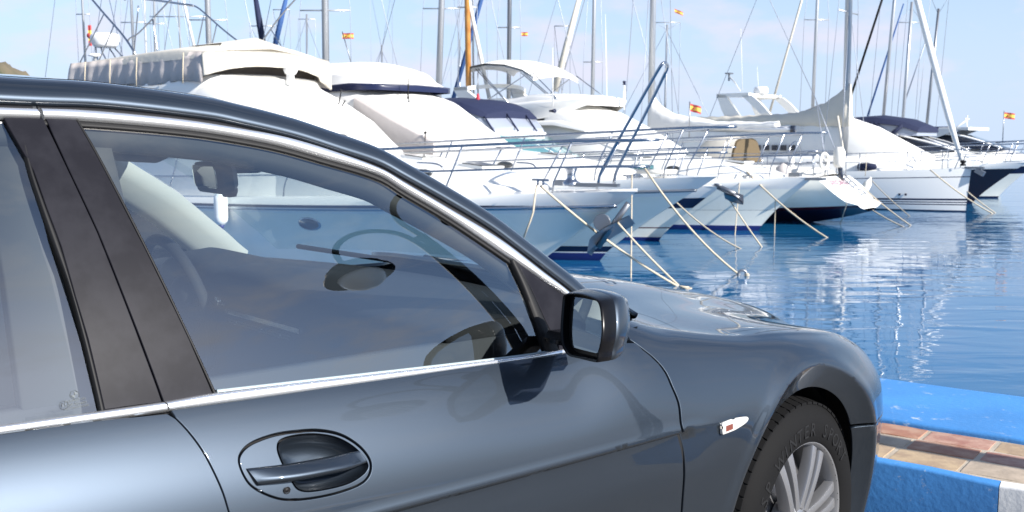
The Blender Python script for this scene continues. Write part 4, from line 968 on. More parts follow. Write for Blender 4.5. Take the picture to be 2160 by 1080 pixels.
def fender(px, py, h, r, b, y, m=None, label='', tilt=0, cat='fender'):
    x, yy, z = b.L(px, py, y); P = b.o+np.array([*(b.h*x+b.p*yy), z])
    V, F = lathe([(.001, -h/2), (r*.55, -h/2+.02), (r*.95, -h/2+r*.7), (r, -h/2+r*1.3), (r, h/2-r*1.3), (r*.95, h/2-r*.7), (r*.5, h/2), (.03, h/2+.05), (.03, h/2+.10), (.001, h/2+.11)], 16)
    root = thing('boat_fender', label, cat, tuple(P), 0); f = mesh('body', V, F, m or plastic_w, root); f.rotation_euler = (0, tilt, 0)
    V, F = lathe([(.001, -h/2-.07), (.035, -h/2-.06), (r*.5, -h/2+.018), (r*.2, -h/2+.03)], 12); mesh('end_cap', V, F, blue_b, f)
    tube('lanyard', [(0, 0, h/2+.1), (.02, 0, h/2+.45), (.02, .05, h/2+.75)], .012, rope_m, root, 5)
    return root
def rope(label, pts, r=.022, sag=0, group=None, cat='mooring line', n=14):
    P = [np.array(p, float) for p in pts]; P[-1] = P[-1]+(P[-1]-P[-2])*.03
    if len(P) == 2: P = [P[0]+(P[1]-P[0])*t-np.array([0, 0, sag*4*t*(1-t)]) for t in np.linspace(0, 1, n)]
    else: P = list(spline(P, n*2))
    o = thing('mooring_rope', label, cat, tuple(P[-1]), 0, group)
    tube('strand', [tuple(p-P[-1]) for p in P], r, rope_m, o, 6); return o
def flag(name, label, px, py, Y, w, h, wave=.09, stripes=3, pole=None, droop=0, cat='flag'):
    P = at_depth(px, py, Y); root = thing(name, label, cat, tuple(P), 0)
    for i, (z0, z1, m) in enumerate(((0, .25, flag_r), (.25, .75, flag_y), (.75, 1, flag_r)) if stripes == 3 else ((0, 1, flag_r),)):
        rows = []
        for q in np.linspace(0, 1, 10): rows.append([(w*q, wave*math.sin(q*7)*(.3+q), h*(z-.5)-droop*q) for z in (z0, z1)])
        V, F = loft(rows); V2 = [(x, y+.006, z) for x, y, z in V]; n = len(V)
        mesh('stripe', V+V2, F+[tuple(j+n for j in f)[::-1] for f in F], m, root)
    if stripes == 3:
        V, F = lathe([(.001, .012), (h*.13, .012), (h*.13, -.012), (.001, -.012)], 10, (w*.36, .0, -droop*.36), 'Y'); mesh('crest', V, F, flag_r, root)
    if pole: tube('pole', [(0, .012, h*.5+.05), (pole[0], .012, -pole[1])], .018, steel_d, root, 6)
    return root
MOTOR_LV = [(-.3, .70), (0, .92), (.13, .94), (.3, .96), (.55, .98), (.8, .995), (.83, 1.0), (.87, 1.0), (.95, .965), (1, .90)]
YG = 'motor yachts moored in the row'
# ---- first yacht: cream flybridge cover with shade put into its grey skirts, big rounded bow
b1 = Boat('motor_yacht', 'largest white motor yacht right behind the car, cream flybridge cover, shade on its sides coloured grey', 'yacht', 1100, 598, 40, YG)
b1.hull(13, 4.3, 1.62, 1.25, 2.29, [(-.3, .09, blue_b, 'antifouling'), (.09, .16, navy, 'boot_stripe'), (.16, .80, gel_s, 'hull'), (.80, .815, gel, 'moulding'), (.815, .845, gel, 'moulding'), (.87, 1, gel, 'gunwale')], MOTOR_LV, .55, (2.9, 2.45))
P = [b1.pt(a, .857, -1) for a in np.linspace(0, 1, 60)**1.5]; Q = [(x, -y, z) for x, y, z in P][::-1]
tube('rub_rail', Q[:-1]+P, .034, steel, b1.root, 8)
tube('rub_strip', [(x+.012, y*1.004, z+.045) for x, y, z in Q[:-1]+P], .022, navy, b1.root, 6)
b1.house('coachroof', [(-5.2, 1.5, 1.3, 2.25, .06, .12), (-4.2, 1.48, 1.3, 2.16, .08, .15), (-3.0, 1.38, 1.35, 2.08, .12, .18), (-1.6, 1.15, 1.42, 1.96, .18, .2), (-.4, .8, 1.5, 1.83, .3, .14), (.35, .42, 1.55, 1.70, .4, .06), (.55, .2, 1.56, 1.60, .4, .02)], gel, .05)
b1.house('cabin', [(-12.6, 1.75, 1.2, 3.2, .07, .2), (-8, 1.75, 1.2, 3.3, .08, .25), (-6.9, 1.7, 1.25, 3.58, .10, .3), (-6.2, 1.68, 1.3, 3.30, .10, .25), (-5.2, 1.6, 1.3, 2.86, .12, .2), (-4.3, 1.42, 1.35, 2.32, .15, .15), (-3.85, 1.2, 1.4, 2.06, .2, .08), (-3.6, .9, 1.45, 1.98, .2, .03)], gel, .06)
b1.house('windscreen_cover', [(-6.75, 1.50, 3.0, 3.56, .06, .2), (-6.0, 1.50, 2.9, 3.27, .06, .2), (-5.0, 1.45, 2.5, 2.82, .08, .16), (-4.1, 1.3, 2.1, 2.28, .12, .1), (-3.7, 1.05, 1.98, 2.06, .2, .05)], canv_w, .085)
b1.house('flybridge_coaming', [(-12.2, 1.55, 3.1, 3.55, .0, .1), (-7.3, 1.6, 3.2, 3.64, .0, .12), (-6.75, 1.45, 3.2, 3.68, .05, .15), (-6.45, 1.1, 3.3, 3.58, .1, .1)], gel, .05)
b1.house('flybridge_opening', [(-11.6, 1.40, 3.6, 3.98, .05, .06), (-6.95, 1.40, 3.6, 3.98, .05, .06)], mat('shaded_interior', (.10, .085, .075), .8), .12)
# cover: top sheet, skirts with folds, arched front
b1.house('flybridge_cover', [(-11.9, 1.52, 3.98, 4.10, .03, .05), (-11.0, 1.55, 3.98, 4.14, .03, .05), (-8.6, 1.58, 3.98, 4.20, .03, .05), (-7.6, 1.58, 3.98, 4.20, .03, .05), (-6.74, 1.56, 3.98, 4.12, .04, .05)], canv_c, .20)
rows = []
for i, x in enumerate(np.linspace(-11.9, -6.72, 70)):
    fo = .022*math.sin(i*1.15)+.016*math.sin(i*.53+1); hem = 3.54+.03*math.sin(i*.24)+.006*math.sin(i*.9)+.10*sstep(-11, -11.9, x)
    rows.append([(x, -1.53-.006*math.sin(i*2.), 4.12), (x, -1.575-fo*.4, 3.98), (x, -1.60-fo, 3.8), (x, -1.62-fo*1.5, hem), (x, -1.60-fo*1.5, hem), (x, -1.52, 3.9)])
V, F = loft(rows, True, True); mesh('cover_skirt', V, [f[::-1] for f in F], canv_g, b1.root); mesh('cover_skirt', [(x, -y, z) for x, y, z in V], F, canv_g, b1.root)  # same canvas as the front, shade of the side put into the colour
rows = []
for i, y in enumerate(np.linspace(-1.58, 1.58, 60)):
    q = y/1.58; arch = 3.60+.26*(1-abs(q+.05)**2.6)-.03*max(0, q)*3*(1 if q > .75 else 0); fo = .015*math.sin(i*1.3)+.03*math.sin(i*.37)
    xx = -6.70+.30*(1-q*q)
    rows.append([(xx, y, 4.10+.07*(1-q*q)), (xx+.05+fo*.5, y, 3.98), (xx+.06+fo, y, arch+.03), (xx+.05+fo, y, arch), (xx+.02, y, arch), (xx-.02, y, 4.02)])
V, F = loft(rows, True, True); mesh('cover_front', V, F, canv_c, b1.root)
V, F = loft([[(-7.9, -1.1, 4.30), (-7.9, 0, 4.36), (-7.9, 1.1, 4.30)], [(-7.3, -.7, 4.36), (-7.25, .1, 4.52), (-7.3, .8, 4.36)], [(-6.75, -1.2, 4.15), (-6.6, 0, 4.24), (-6.75, 1.2, 4.15)]]); mesh('cover_peak', V, F, canv_c, b1.root)
for x in (-11.0, -9.95, -8.9, -7.2): b1.tubes('cover_strap', [[(x, -1.66, 4.1), (x+.02, -1.70, 3.75), (x-.01, -1.69, 3.50)]], .012, rope_m)
# folded bimini frame, radar, searchlight
fl = lambda pts, y: [b1.L(px, py, y) for px, py in pts]
T = [([(170, -30), (218, 27), (262, 78), (287, 116)], -1.2, .024), ([(219, 30), (165, 140)], -1.2, .014), ([(240, 55), (207, 132)], -1.2, .014), ([(269, 88), (274, 80), (290, 72), (345, 15), (380, -22)], -1.0, .018), ([(262, 0), (268, -2)], -1.0, .014),
     ([(250, -6), (300, -3), (408, 12)], .2, .026), ([(408, 12), (420, 18), (470, 62), (516, 98)], 1.2, .022), ([(430, 32), (414, 108)], 1.2, .014), ([(457, 52), (444, 108)], 1.2, .014), ([(640, -20), (590, 36), (549, 93)], 1.3, .020), ([(572, 63), (597, 104)], 1.3, .012), ([(292, 12), (282, 118)], -1.2, .014), ([(322, 42), (334, 118)], -1., .014)]
for pts, y, r in T: tube('bimini_frame', spline(fl(pts, y), 3*len(pts)), r, steel, b1.root, 6)
rc_ = np.array(b1.L(222, 96, -.2)); rd = mesh('radar_dome', *lathe([(.001, -.05), (.24, -.05), (.30, .02), (.335, .14), (.335, .20), (.31, .26), (.24, .285), (.001, .29)], 24, tuple(rc_)), plastic_w, b1.root)
mb = MB()
for dy, dx in ((-.22, -.2), (.22, -.2), (-.22, .2), (.22, .2)):
    mb.tube([tuple(rc_+[dx*.6, dy*.8, -.06]), tuple(rc_+[dx*.7+.1, dy, -.18]), tuple(rc_+[dx+.35, dy*1.2, -.45]), tuple(rc_+[dx+.5, dy*1.3, -.95])], .018, 6)
mb.build('radar_leg', steel, rd)
mu_ = np.array(b1.L(200, 118, -.6)); mesh('antenna_dome', *lathe([(.001, .06), (.08, .055), (.15, .02), (.15, 0), (.04, -.02), (.03, -.25), (.001, -.25)], 16, tuple(mu_)), plastic_w, b1.root)
hp = np.array(b1.L(612, 146, .25)); hl_ = mesh('searchlight', *lathe([(.001, .12), (.10, .12), (.125, .08), (.125, -.06), (.08, -.12), (.001, -.13)], 18, tuple(hp), 'X'), plastic_w, b1.root)
mb = MB(); mb.box(tuple(hp+[0, 0, -.2]), (.1, .12, .22)); mb.box(tuple(hp+[.125, -.035, 0]), (.01, .012, .09), 0, 1); mb.box(tuple(hp+[.125, .035, 0]), (.01, .012, .09), 0, 1); mb.box(tuple(hp+[.125, 0, 0]), (.01, .07, .012), 0, 1); mb.build('searchlight_mount', [plastic_w, dkglass], hl_, False)
# wiper over the cover, ports, pulpit, ladder, windlass, anchor, cleat
W1 = [b1.L(x, y, .9) for x, y in ((720, 188), (716, 213), (705, 262))]; W2 = [b1.L(x, y, .9) for x, y in ((728, 212), (712, 240), (700, 268))]
b1.tubes('wiper', [W1, W2], .014, black)
def hy(x, z):
    f = z/b1.sheer(x); xb = b1.rake*f**b1.rk; return b1.pt(np.clip((xb-x)/(xb+b1.Lh), 0, 1), f, -1)[1]
for px in (430, 645, 850):
    x, y, z = b1.L(px, 473, -2.0); bx, by, bz = 0, 0, 0
    a = ((b1.rake*.55-x)/(b1.rake*.55+b1.Lh)); e = b1.pt(a, z/b1.sheer(x), -1)
    V, F = lathe([(.001, -.02), (.085, -.02), (.10, -.006), (.115, .012), (.115, .03)], 24, (0, 0, 0), 'Y'); V = [(p[0]*2.4+x, p[1]+hy(p[0]*2.4+x, p[2]*1.1+z), p[2]*1.1+z) for p in V]; pr = mesh('porthole', V, F, steel, b1.root)
    V, F = lathe([(.001, -.024), (.088, -.024), (.088, -.01)], 24, (0, 0, 0), 'Y'); mesh('pane', [(p[0]*2.4+x, p[1]+hy(p[0]*2.4+x, p[2]*1.1+z), p[2]*1.1+z) for p in V], F, dkglass, pr)
b1.rail([-9.5, -7.6, -5.8, -4.0, -2.3, -.55, 1.1], .74, .42, .05, True, True, .019, hb=.80)
lad = [b1.L(x, y, -.32) for x, y in ((1262, 386), (1268, 362), (1330, 250), (1388, 148), (1398, 134))]+[b1.L(x, y, .0) for x, y in ((1407, 136),)]+[b1.L(x, y, .28) for x, y in ((1404, 152), (1350, 262), (1300, 362), (1295, 388))]
tube('bow_ladder', spline(lad, 50), .024, steel, b1.root, 8)
wl_ = (.95, .1, 1.66)
wd = mesh('windlass', *lathe([(.14, 0), (.15, .05), (.10, .08), (.075, .12), (.07, .2), (.095, .26), (.10, .28), (.09, .30), (.001, .30)], 18, wl_), steel, b1.root)
mb = MB(); mb.box((1.2, .1, 1.68), (.5, .14, .06)); mb.box((1.6, .05, 1.69), (.6, .10, .05)); mb.box((.75, .2, 1.7), (.3, .2, .09)); mb.build('anchor_chain', steel_d, wd, False)
an = MB(); an.tube([(1.5, 0, 1.32), (1.2, 0, .95), (.95, 0, .62)], .05, 8)   # shifted forward below
V, F = loft([[(1.35, -.42, .98), (1.05, -.34, .80), (.80, -.06, .55), (.85, 0, .50)], [(1.55, -.05, 1.15), (1.15, -.03, .9), (.9, 0, .62), (.86, .0, .52)], [(1.35, .42, .98), (1.05, .34, .80), (.80, .06, .55), (.85, 0, .50)]]); an.add(V, F); an.add([(x-.03, y, z-.03) for x, y, z in V], [f[::-1] for f in F])
ao = an.build('anchor', steel_d, b1.root); ao.location = (.62, 0, .10)
mesh('anchor_plate', *lathe([(.001, .0), (.13, .0), (.135, .006), (.135, .02)], 20, (0, 0, 0), 'Y'), steel_d, b1.root, False).matrix_local = Matrix.Translation((1.75, -.17, 1.12)) @ Matrix.Rotation(.5, 4, 'Z')
cl = b1.L(1140, 388, -1.0); b1.tubes('cleat', [[(cl[0]-.16, cl[1], cl[2]+.06), (cl[0]+.16, cl[1], cl[2]+.06)], [(cl[0]-.05, cl[1], cl[2]-.02), (cl[0]-.05, cl[1], cl[2]+.06)], [(cl[0]+.05, cl[1], cl[2]-.02), (cl[0]+.05, cl[1], cl[2]+.06)]], .018, steel)
for gr in (spline([b1.L(x, y, -.85) for x, y in ((880, 343), (915, 345), (930, 350), (936, 357))], 10), spline([b1.L(x, y, -.6) for x, y in ((1090, 343), (1118, 345), (1128, 350), (1131, 356))], 10)): tube('grab_rail', gr, .014, steel, b1.root, 6)

# ---- second yacht: white domed cover over the helm, long covered windscreen
b2 = Boat('motor_yacht', 'white motor yacht with a domed white helm cover and long covered windscreen', 'yacht', 1265, 550, 40, YG)
b2.hull(12, 4.0, 1.74, 1.3, 2.61, [(-.3, .10, blue_b, 'antifouling'), (.10, .115, gel, 'moulding'), (.115, .19, navy, 'boot_stripe'), (.19, .80, gel_s, 'hull'), (.80, .84, gel, 'moulding'), (.87, 1, gel, 'gunwale')], MOTOR_LV, .55, (2.75, 2.35))
P = [b2.pt(a, .857, -1) for a in np.linspace(0, 1, 60)**1.5]; Q = [(x, -y, z) for x, y, z in P][::-1]; tube('rub_rail', Q[:-1]+P, .032, steel_d, b2.root, 8)
b2.house('coachroof', [(-5.0, 1.45, 1.4, 2.4, .06, .15), (-3.6, 1.4, 1.45, 2.25, .1, .18), (-2.0, 1.2, 1.5, 2.12, .16, .2), (-.5, .85, 1.56, 1.98, .25, .16), (.7, .42, 1.62, 1.80, .4, .08), (.95, .2, 1.65, 1.68, .4, .02)], gel, .05)
b2.house('cabin', [(-11.5, 1.7, 1.3, 3.2, .08, .2), (-7.6, 1.65, 1.3, 3.5, .1, .25), (-6.1, 1.6, 1.35, 3.62, .1, .28), (-5.0, 1.55, 1.35, 3.28, .12, .26), (-3.9, 1.35, 1.4, 2.72, .14, .2), (-3.0, 1.1, 1.45, 2.32, .18, .12), (-2.5, .8, 1.5, 2.16, .2, .04)], canv_w, .10)
b2.house('helm_cover', [(-8.2, 1.35, 3.5, 4.02, .14, .2), (-7.4, 1.42, 3.56, 4.14, .14, .22), (-6.4, 1.42, 3.62, 4.12, .16, .25), (-5.75, 1.36, 3.62, 3.98, .18, .2), (-5.35, 1.2, 3.60, 3.74, .2, .1)], canv_w, .10)
b2.house('cover_hem', [(-8.1, 1.38, 3.45, 3.58, 0, .02), (-5.8, 1.44, 3.50, 3.66, 0, .02), (-5.25, 1.24, 3.50, 3.635, 0, .02), (-5.1, 1.0, 3.50, 3.60, 0, .02)], navy, .04)
b2.house('side_fold', [(-5.6, .10, 2.9, 3.35, .3, .04), (-4.4, .16, 2.2, 2.85, .3, .04), (-3.2, .05, 2.0, 2.35, .3, .02)], canv_g, .02, y0=-1.40)
wpt = [b2.L(x, y, -.55) for x, y in ((861, 165), (861, 200), (863, 212))]; wp2 = [b2.L(x, y, -.6) for x, y in ((863, 212), (856, 250), (850, 275), (845, 300))]
b2.tubes('wiper', [wpt, [b2.L(x, y, -.5) for x, y in ((862, 180), (859, 215), (856, 250))]], .013, black); V, F = tube_geo(wp2, [.014, .018, .034, .03], 8); mesh('wiper_arm', V, F, black, b2.root)
b2.rail([-8.6, -6.6, -4.7, -2.9, -1.2, .5, 1.7], .84, .45, .05, True, True, .018, hb=.92)
bg = [b2.L(x, y, -1.45) for x, y in ((897, 280), (897, 305))]; b2.tubes('bungee', [bg], .012, black); mesh('bungee_ball', *lathe([(.001, -.04), (.04, 0), (.001, .04)], 10, bg[0]), black, b2.root)
mesh('foredeck_pad', *(lambda b: (b.V, b.F))(MB().box((1.3, 0, 1.80), (.6, .5, .08))), gel_c, b2.root)

# ---- third: sports cruiser, navy bimini, teal windscreen
b3 = Boat('sports_cruiser', 'white sports cruiser with a navy bimini with clear windows and a teal tinted windscreen', 'cruiser', 1390, 508, 40, YG)
b3.hull(10, 3.5, 1.36, 1.1, 1.65, [(-.3, .07, blue_b, 'antifouling'), (.07, .24, gel_s, 'hull'), (.24, .262, maroon, 'side_stripe'), (.262, .62, gel_s, 'hull'), (.62, .80, navy, 'navy_band'), (.80, 1, gel, 'gunwale')], MOTOR_LV, .55, (2.7, 2.35))
b3.house('coachroof', [(-4.6, 1.35, 1.15, 1.95, .08, .15), (-3, 1.25, 1.2, 1.92, .12, .18), (-1.4, 1.0, 1.25, 1.72, .2, .16), (-.2, .6, 1.3, 1.50, .3, .08), (.3, .3, 1.32, 1.36, .3, .02)], gel, .05)
b3.house('windscreen', [(-5.0, 1.36, 1.8, 2.62, .12, .1), (-4.3, 1.3, 1.85, 2.56, .14, .1), (-3.4, 1.1, 1.88, 2.20, .2, .08), (-2.8, .85, 1.88, 1.97, .2, .03)], teal_g, .03)
for y in (-1.0, -.6, -.2, .25, .7, 1.05): b3.tubes('windscreen_frame', [[(-4.38+.0*abs(y), y*1.12, 2.60-.10*abs(y)), (-2.80-.35*abs(y), y*.85, 2.0)]], .028, plastic_w)
b3.house('windscreen_rail', [(-5.0, 1.25, 2.6, 2.66, 0, .02), (-4.4, 1.2, 2.56, 2.63, 0, .02), (-4.25, .9, 2.55, 2.62, 0, .02)], plastic_w, .03)
b3.house('bimini', [(-7.6, 1.3, 3.24, 3.38, .08, .06), (-6.4, 1.35, 3.30, 3.48, .08, .06), (-5.4, 1.32, 3.22, 3.40, .08, .06), (-4.9, 1.25, 3.08, 3.24, .1, .06), (-4.62, 1.1, 2.98, 3.08, .1, .04)], canv_n, .10)
b3.house('bimini_window', [(-7.4, 1.26, 2.4, 3.26, .04, .05), (-5.2, 1.27, 2.55, 3.24, .04, .05), (-4.75, 1.2, 2.56, 3.06, .06, .05), (-4.35, 1.08, 2.56, 2.72, .06, .03)], clear_m, .04)
for x, dx in ((-6.6, .35), (-5.35, .55)): b3.tubes('bimini_seam', [[(x, -1.30, 3.26), (x+dx, -1.31, 2.58)], [(x, 1.30, 3.26), (x+dx, 1.31, 2.58)]], .03, canv_n)
for l in ([(-4.62, -1.1, 3.02), (-4.3, -1.06, 2.6)], [(-4.62, -.2, 3.1), (-4.22, -.2, 2.64)], [(-4.62, .6, 3.08), (-4.24, .6, 2.64)]): tube('bimini_seam', l, .025, canv_n, b3.root, 6)
rcv = np.array(b3.L(1008, 212, -.3)); mesh('red_cover', *lathe([(.001, .2), (.03, .17), (.06, 0), (.09, -.12), (.09, -.2), (.001, -.2)], 12, tuple(rcv)), red_m, b3.root); tube('antenna', [tuple(rcv+[0, 0, .1]), tuple(rcv+[0, 0, .75])], .014, steel_d, b3.root, 6)
b3.rail([-5.6, -4.2, -2.9, -1.6, -.3, .7], .80, .30, .04, False, True, .014, hb=.9)
an = MB(); an.tube([(1.55, 0, 1.32), (1.9, 0, 1.18), (2.1, 0, 1.1)], .04, 8); an.box((1.75, 0, 1.30), (.55, .14, .05), 0, 0, .35)
V, F = loft([[(1.85, -.26, 1.22), (2.1, -.2, 1.16), (2.2, -.03, 1.02)], [(1.75, 0, 1.1), (1.95, 0, 1.02), (2.2, 0, .98)], [(1.85, .26, 1.22), (2.1, .2, 1.16), (2.2, .03, 1.02)]]); an.add(V, F); an.add([(x, y, z-.03) for x, y, z in V], [f[::-1] for f in F]); an.build('anchor', steel_d, b3.root)

# ---- fourth yacht: flybridge, white bimini, radar arch
b4 = Boat('flybridge_yacht', 'white flybridge yacht with a small white bimini on poles and a swept radar arch', 'yacht', 1600, 487, 40, YG)
b4.hull(12.5, 4.1, 1.46, 1.2, 1.5, [(-.3, .10, blue_b, 'antifouling'), (.10, .13, gel, 'moulding'), (.13, .40, gel_s, 'hull'), (.40, .405, navy, 'pinstripe'), (.405, .80, gel_s, 'hull'), (.80, 1, gel, 'gunwale')], MOTOR_LV, .55, (2.75, 2.35))
b4.house('coachroof', [(-4.2, 1.45, 1.3, 2.0, .06, .15), (-2.6, 1.3, 1.32, 1.95, .12, .18), (-1.0, 1.0, 1.36, 1.82, .2, .16), (.2, .6, 1.4, 1.64, .3, .1), (.7, .3, 1.42, 1.48, .3, .03)], gel, .05)
b4.house('cabin', [(-12, 1.72, 1.25, 2.85, .06, .15), (-8, 1.72, 1.25, 2.9, .07, .18), (-5.5, 1.68, 1.3, 2.86, .08, .2), (-4.4, 1.6, 1.3, 2.6, .1, .18), (-3.3, 1.4, 1.3, 2.18, .14, .14), (-2.6, 1.1, 1.35, 1.96, .18, .06)], gel, .05)
b4.house('windscreen_cover', [(-6.2, 1.45, 2.6, 3.52, .1, .2), (-5.2, 1.48, 2.6, 3.24, .1, .2), (-4.1, 1.42, 2.3, 2.76, .12, .16), (-3.0, 1.22, 2.0, 2.22, .16, .1), (-2.4, .9, 1.9, 1.98, .2, .03)], canv_w, .08)
b4.house('cabin_top_band', [(-12, 1.78, 2.86, 2.98, .02, .04), (-5.6, 1.74, 2.84, 2.98, .02, .04), (-4.6, 1.6, 2.66, 2.76, .02, .03)], gel, .03)
b4.house('flybridge', [(-11.4, 1.5, 2.9, 3.3, .0, .1), (-8.4, 1.52, 2.95, 3.45, .0, .1), (-6.6, 1.5, 3.0, 3.56, .0, .1), (-5.9, 1.35, 3.1, 3.60, -.04, .1), (-5.3, 1.1, 3.3, 3.62, -.1, .05), (-4.98, .95, 3.42, 3.62, -.1, .04)], gel, .03)
b4.house('flybridge_cover', [(-9.4, 1.40, 3.2, 3.50, .1, .1), (-8.6, 1.44, 3.25, 3.68, .1, .12), (-7.6, 1.44, 3.3, 3.66, .1, .12), (-6.8, 1.42, 3.4, 3.76, .08, .1), (-6.0, 1.38, 3.5, 3.74, .04, .1), (-5.1, 1.05, 3.55, 3.66, .0, .04)], canv_w, .05)
for sd in (-1, 1):
    V, F = loft([[(x0, sd*1.42, z), (x1, sd*1.42, z), (x1, sd*1.30, z), (x0, sd*1.30, z)] for x0, x1, z in ((-9.0, -7.6, 2.9), (-9.4, -8.5, 3.5), (-9.75, -9.2, 3.92), (-9.8, -9.3, 4.06))], True, True); autosmooth(mesh('radar_arch', V, F, gel, b4.root))
V, F = loft([[(x, y, z), (x+w, y, z+.02), (x+w, y, z-.10), (x, y, z-.10)] for y, x, z, w in [(q*1.42, -9.8+.5*(1-q*q), 4.06+.10*(1-q*q), .6) for q in np.linspace(-1, 1, 13)]], True, True); autosmooth(mesh('radar_arch', V, F, gel, b4.root))
rows = []
for x, z in ((-9.35, 4.72), (-9.2, 4.86), (-8.6, 4.93), (-7.8, 4.86), (-7.1, 4.68), (-6.75, 4.50), (-6.68, 4.40)): rows.append([(x-.15*q*q, 1.15*q, z-.16*q*q) for q in np.linspace(-1, 1, 13)])
V, F = loft(rows); n = len(V); mesh('bimini', V+[(x, y, z-.07) for x, y, z in V], [f[::-1] for f in F]+[tuple(i+n for i in f) for f in F], canv_w, b4.root)
b4.tubes('bimini_pole', [[(-9.15, y, 4.62), (-7.4, y*1.2, 3.3)] for y in (-1.1, 1.1)]+[[(-9.05, y, 4.62), (-7.6, y*1.2, 3.5)] for y in (-1.1, 1.1)]+[[(-6.9, y, 4.42), (-5.75, y*1.2, 3.6)] for y in (-1.1, 1.1)]+[[(-7.0, y, 4.42), (-9.0, y*1.2, 3.4)] for y in (-1.1, 1.1)], .017, steel)
for px, py in ((1165, 232),): 
    p = b4.L(px, py+2, -1.6); mesh('horn', *lathe([(.001, -.1), (.03, -.1), (.04, 0), (.065, .10), (.05, .11), (.001, .08)], 12, p, 'X'), navy, b4.root)
tube('antenna', [b4.L(1166, 225, -1.5), b4.L(1166, 100, -1.5)], [.02, .006], plastic_w, b4.root, 6); tube('antenna', [b4.L(1280, 205, 1.0), b4.L(1277, 30, 1.0)], [.018, .006], plastic_w, b4.root, 6)
b4.rail([-8.6, -7, -5.4, -3.8, -2.2, -.7, .5], .95, .42, .05, True, True, .017, hb=1.15)
an = MB(); an.box((1.55, 0, 1.42), (.5, .2, .07)); an.box((1.0, 0, 1.5), (.3, .18, .14)); an.build('bow_roller', steel_d, b4.root, False)
mesh('side_window', *(lambda b: (b.V, b.F))(MB().box((-2.9, -1.31, 1.68), (.9, .05, .13), math.radians(-10))), teal_g, b4.root)
mp_ = b4.L(1317, 232, .7); tube('light_pole', [mp_, b4.L(1317, 172, .7)], .018, plastic_w, b4.root, 6); q = np.array(b4.L(1317, 206, .7)); sg2 = mesh('number_plate', *(lambda b: (b.V, b.F))(MB().box(tuple(q), (.02, .10, .38))), plastic_w, b4.root, False)
sign_text('5', .17, Matrix(((0, 0, 1, q[0]+.013), (1, 0, 0, q[1]), (0, 1, 0, q[2]), (0, 0, 0, 1))), wire, sg2)
mesh('pole_lamp', *lathe([(.001, .08), (.05, .07), (.05, .02), (.03, 0), (.06, -.03), (.001, -.05)], 12, b4.L(1317, 176, .7)), navy, b4.root)

# ---- sailing yacht stern-to, boom towards us
SG_ = 'sailing yachts in the front row'
s1 = Boat('sailing_yacht', 'white sailing yacht showing its sloping transom with a stern ladder and red lettering', 'sailboat', 1775, 472, 40, SG_)
SLV = [(-.25, .5), (0, .80), (.13, .86), (.3, .92), (.6, .985), (.85, 1), (1, .98)]
# hull built by hand: tucked up stern, raked reverse transom
xs = np.linspace(0, 1, 44); rows = []
def s1pt(q, f, sd):
    xt = -.30+1.12*(1-f)**.9 if f > .28 else .82-.0*(1-f); x0 = xt; x = x0-(x0+11.5)*q
    z = .42*(1-q)**3.0*(1-f)+f*(1.36+.12*q*q)*(1)-.0; zz = max(z, -.2) if f > .01 else -.35+.75*(1-q)**5
    w = 1.72*(1-(1-min(1, (1-q)/.55))**2.3)*(.74+.26*min(1, q/.32)) if q < 1 else .02
    k = np.interp(f, [0, .06, .12, .2, .35, .55, .75, 1], [.06, .36, .55, .70, .87, .97, 1.0, .95]); return (x, sd*max(.01, w*k), zz)
fs_ = [0, .06, .12, .2, .3, .42, .55, .7, .85, 1]
for f0, f1, m, nm in ((0, 2, navy, 'antifouling'), (2, 3, maroon, 'boot_stripe'), (3, 9, gel_s, 'hull')):
    mb = MB()
    for sd in (-1, 1):
        V, F = loft([[s1pt(q, fs_[i], sd) for q in xs] for i in range(f0, f1+1)]); mb.add(V, F if sd < 0 else [f[::-1] for f in F])
    mb.build(nm, m, s1.root)
ed = [s1pt(0, f, -1) for f in fs_[1:]]; V, F = loft([[(x, y, z), (x+.03, y*.6, z+.015), (x+.04, 0, z+.02), (x+.03, -y*.6, z+.015), (x, -y, z)] for x, y, z in ed]); tr = mesh('transom', V, F, gel, s1.root)
V, F = loft([[(x, y, z), (x, y*.5, z+.05), (x, 0, z+.08), (x, -y*.5, z+.05), (x, -y, z)] for x, y, z in [s1pt(q, 1, -1) for q in xs]]); mesh('deck', V, F, gel_c, s1.root)
def tp(y, f):
    e = s1pt(0, f, 1); return np.array([e[0]+.045, y, e[2]+.02])
a_, b_ = tp(0, .55), tp(0, .95); up = (b_-a_)/np.linalg.norm(b_-a_); nn = np.array([-up[2]*-1, 0, -up[0]]); nn = np.cross(np.array([0, 1, 0]), up); 
if nn[0] < 0: nn = -nn
c_ = tp(-.25, .80)+nn*.01; redt = mat('lettering_red', (.22, .03, .10), .5)
sign_text('ANDALU', .30, Matrix(((0, up[0], nn[0], c_[0]), (1, up[1], nn[1], c_[1]), (0, up[2], nn[2], c_[2]), (0, 0, 0, 1))), redt, tr)
lw = MB()
for y in (.16, .52): lw.tube([tuple(tp(y, .98)+nn*.06), tuple(tp(y, .38)+nn*.06)], .018, 6)
for f in (.9, .78, .66, .54, .42): lw.tube([tuple(tp(.16, f)+nn*.06), tuple(tp(.52, f)+nn*.06)], .014, 6)
lw.build('stern_ladder', steel, s1.root)
s1.house('coachroof', [(-9.6, .5, 1.35, 1.5, .2, .04), (-8, .9, 1.35, 1.78, .15, .1), (-5, 1.15, 1.35, 1.88, .15, .12), (-3.6, 1.2, 1.35, 1.9, .15, .12), (-3.5, 1.2, 1.35, 1.7, .1, .05)], gel, .06)
s1.house('cockpit_coaming', [(-3.5, 1.3, 1.3, 1.66, .2, .08), (-.8, 1.15, 1.3, 1.58, .2, .08), (-.45, .9, 1.3, 1.42, .2, .05)], gel_c, -.18)
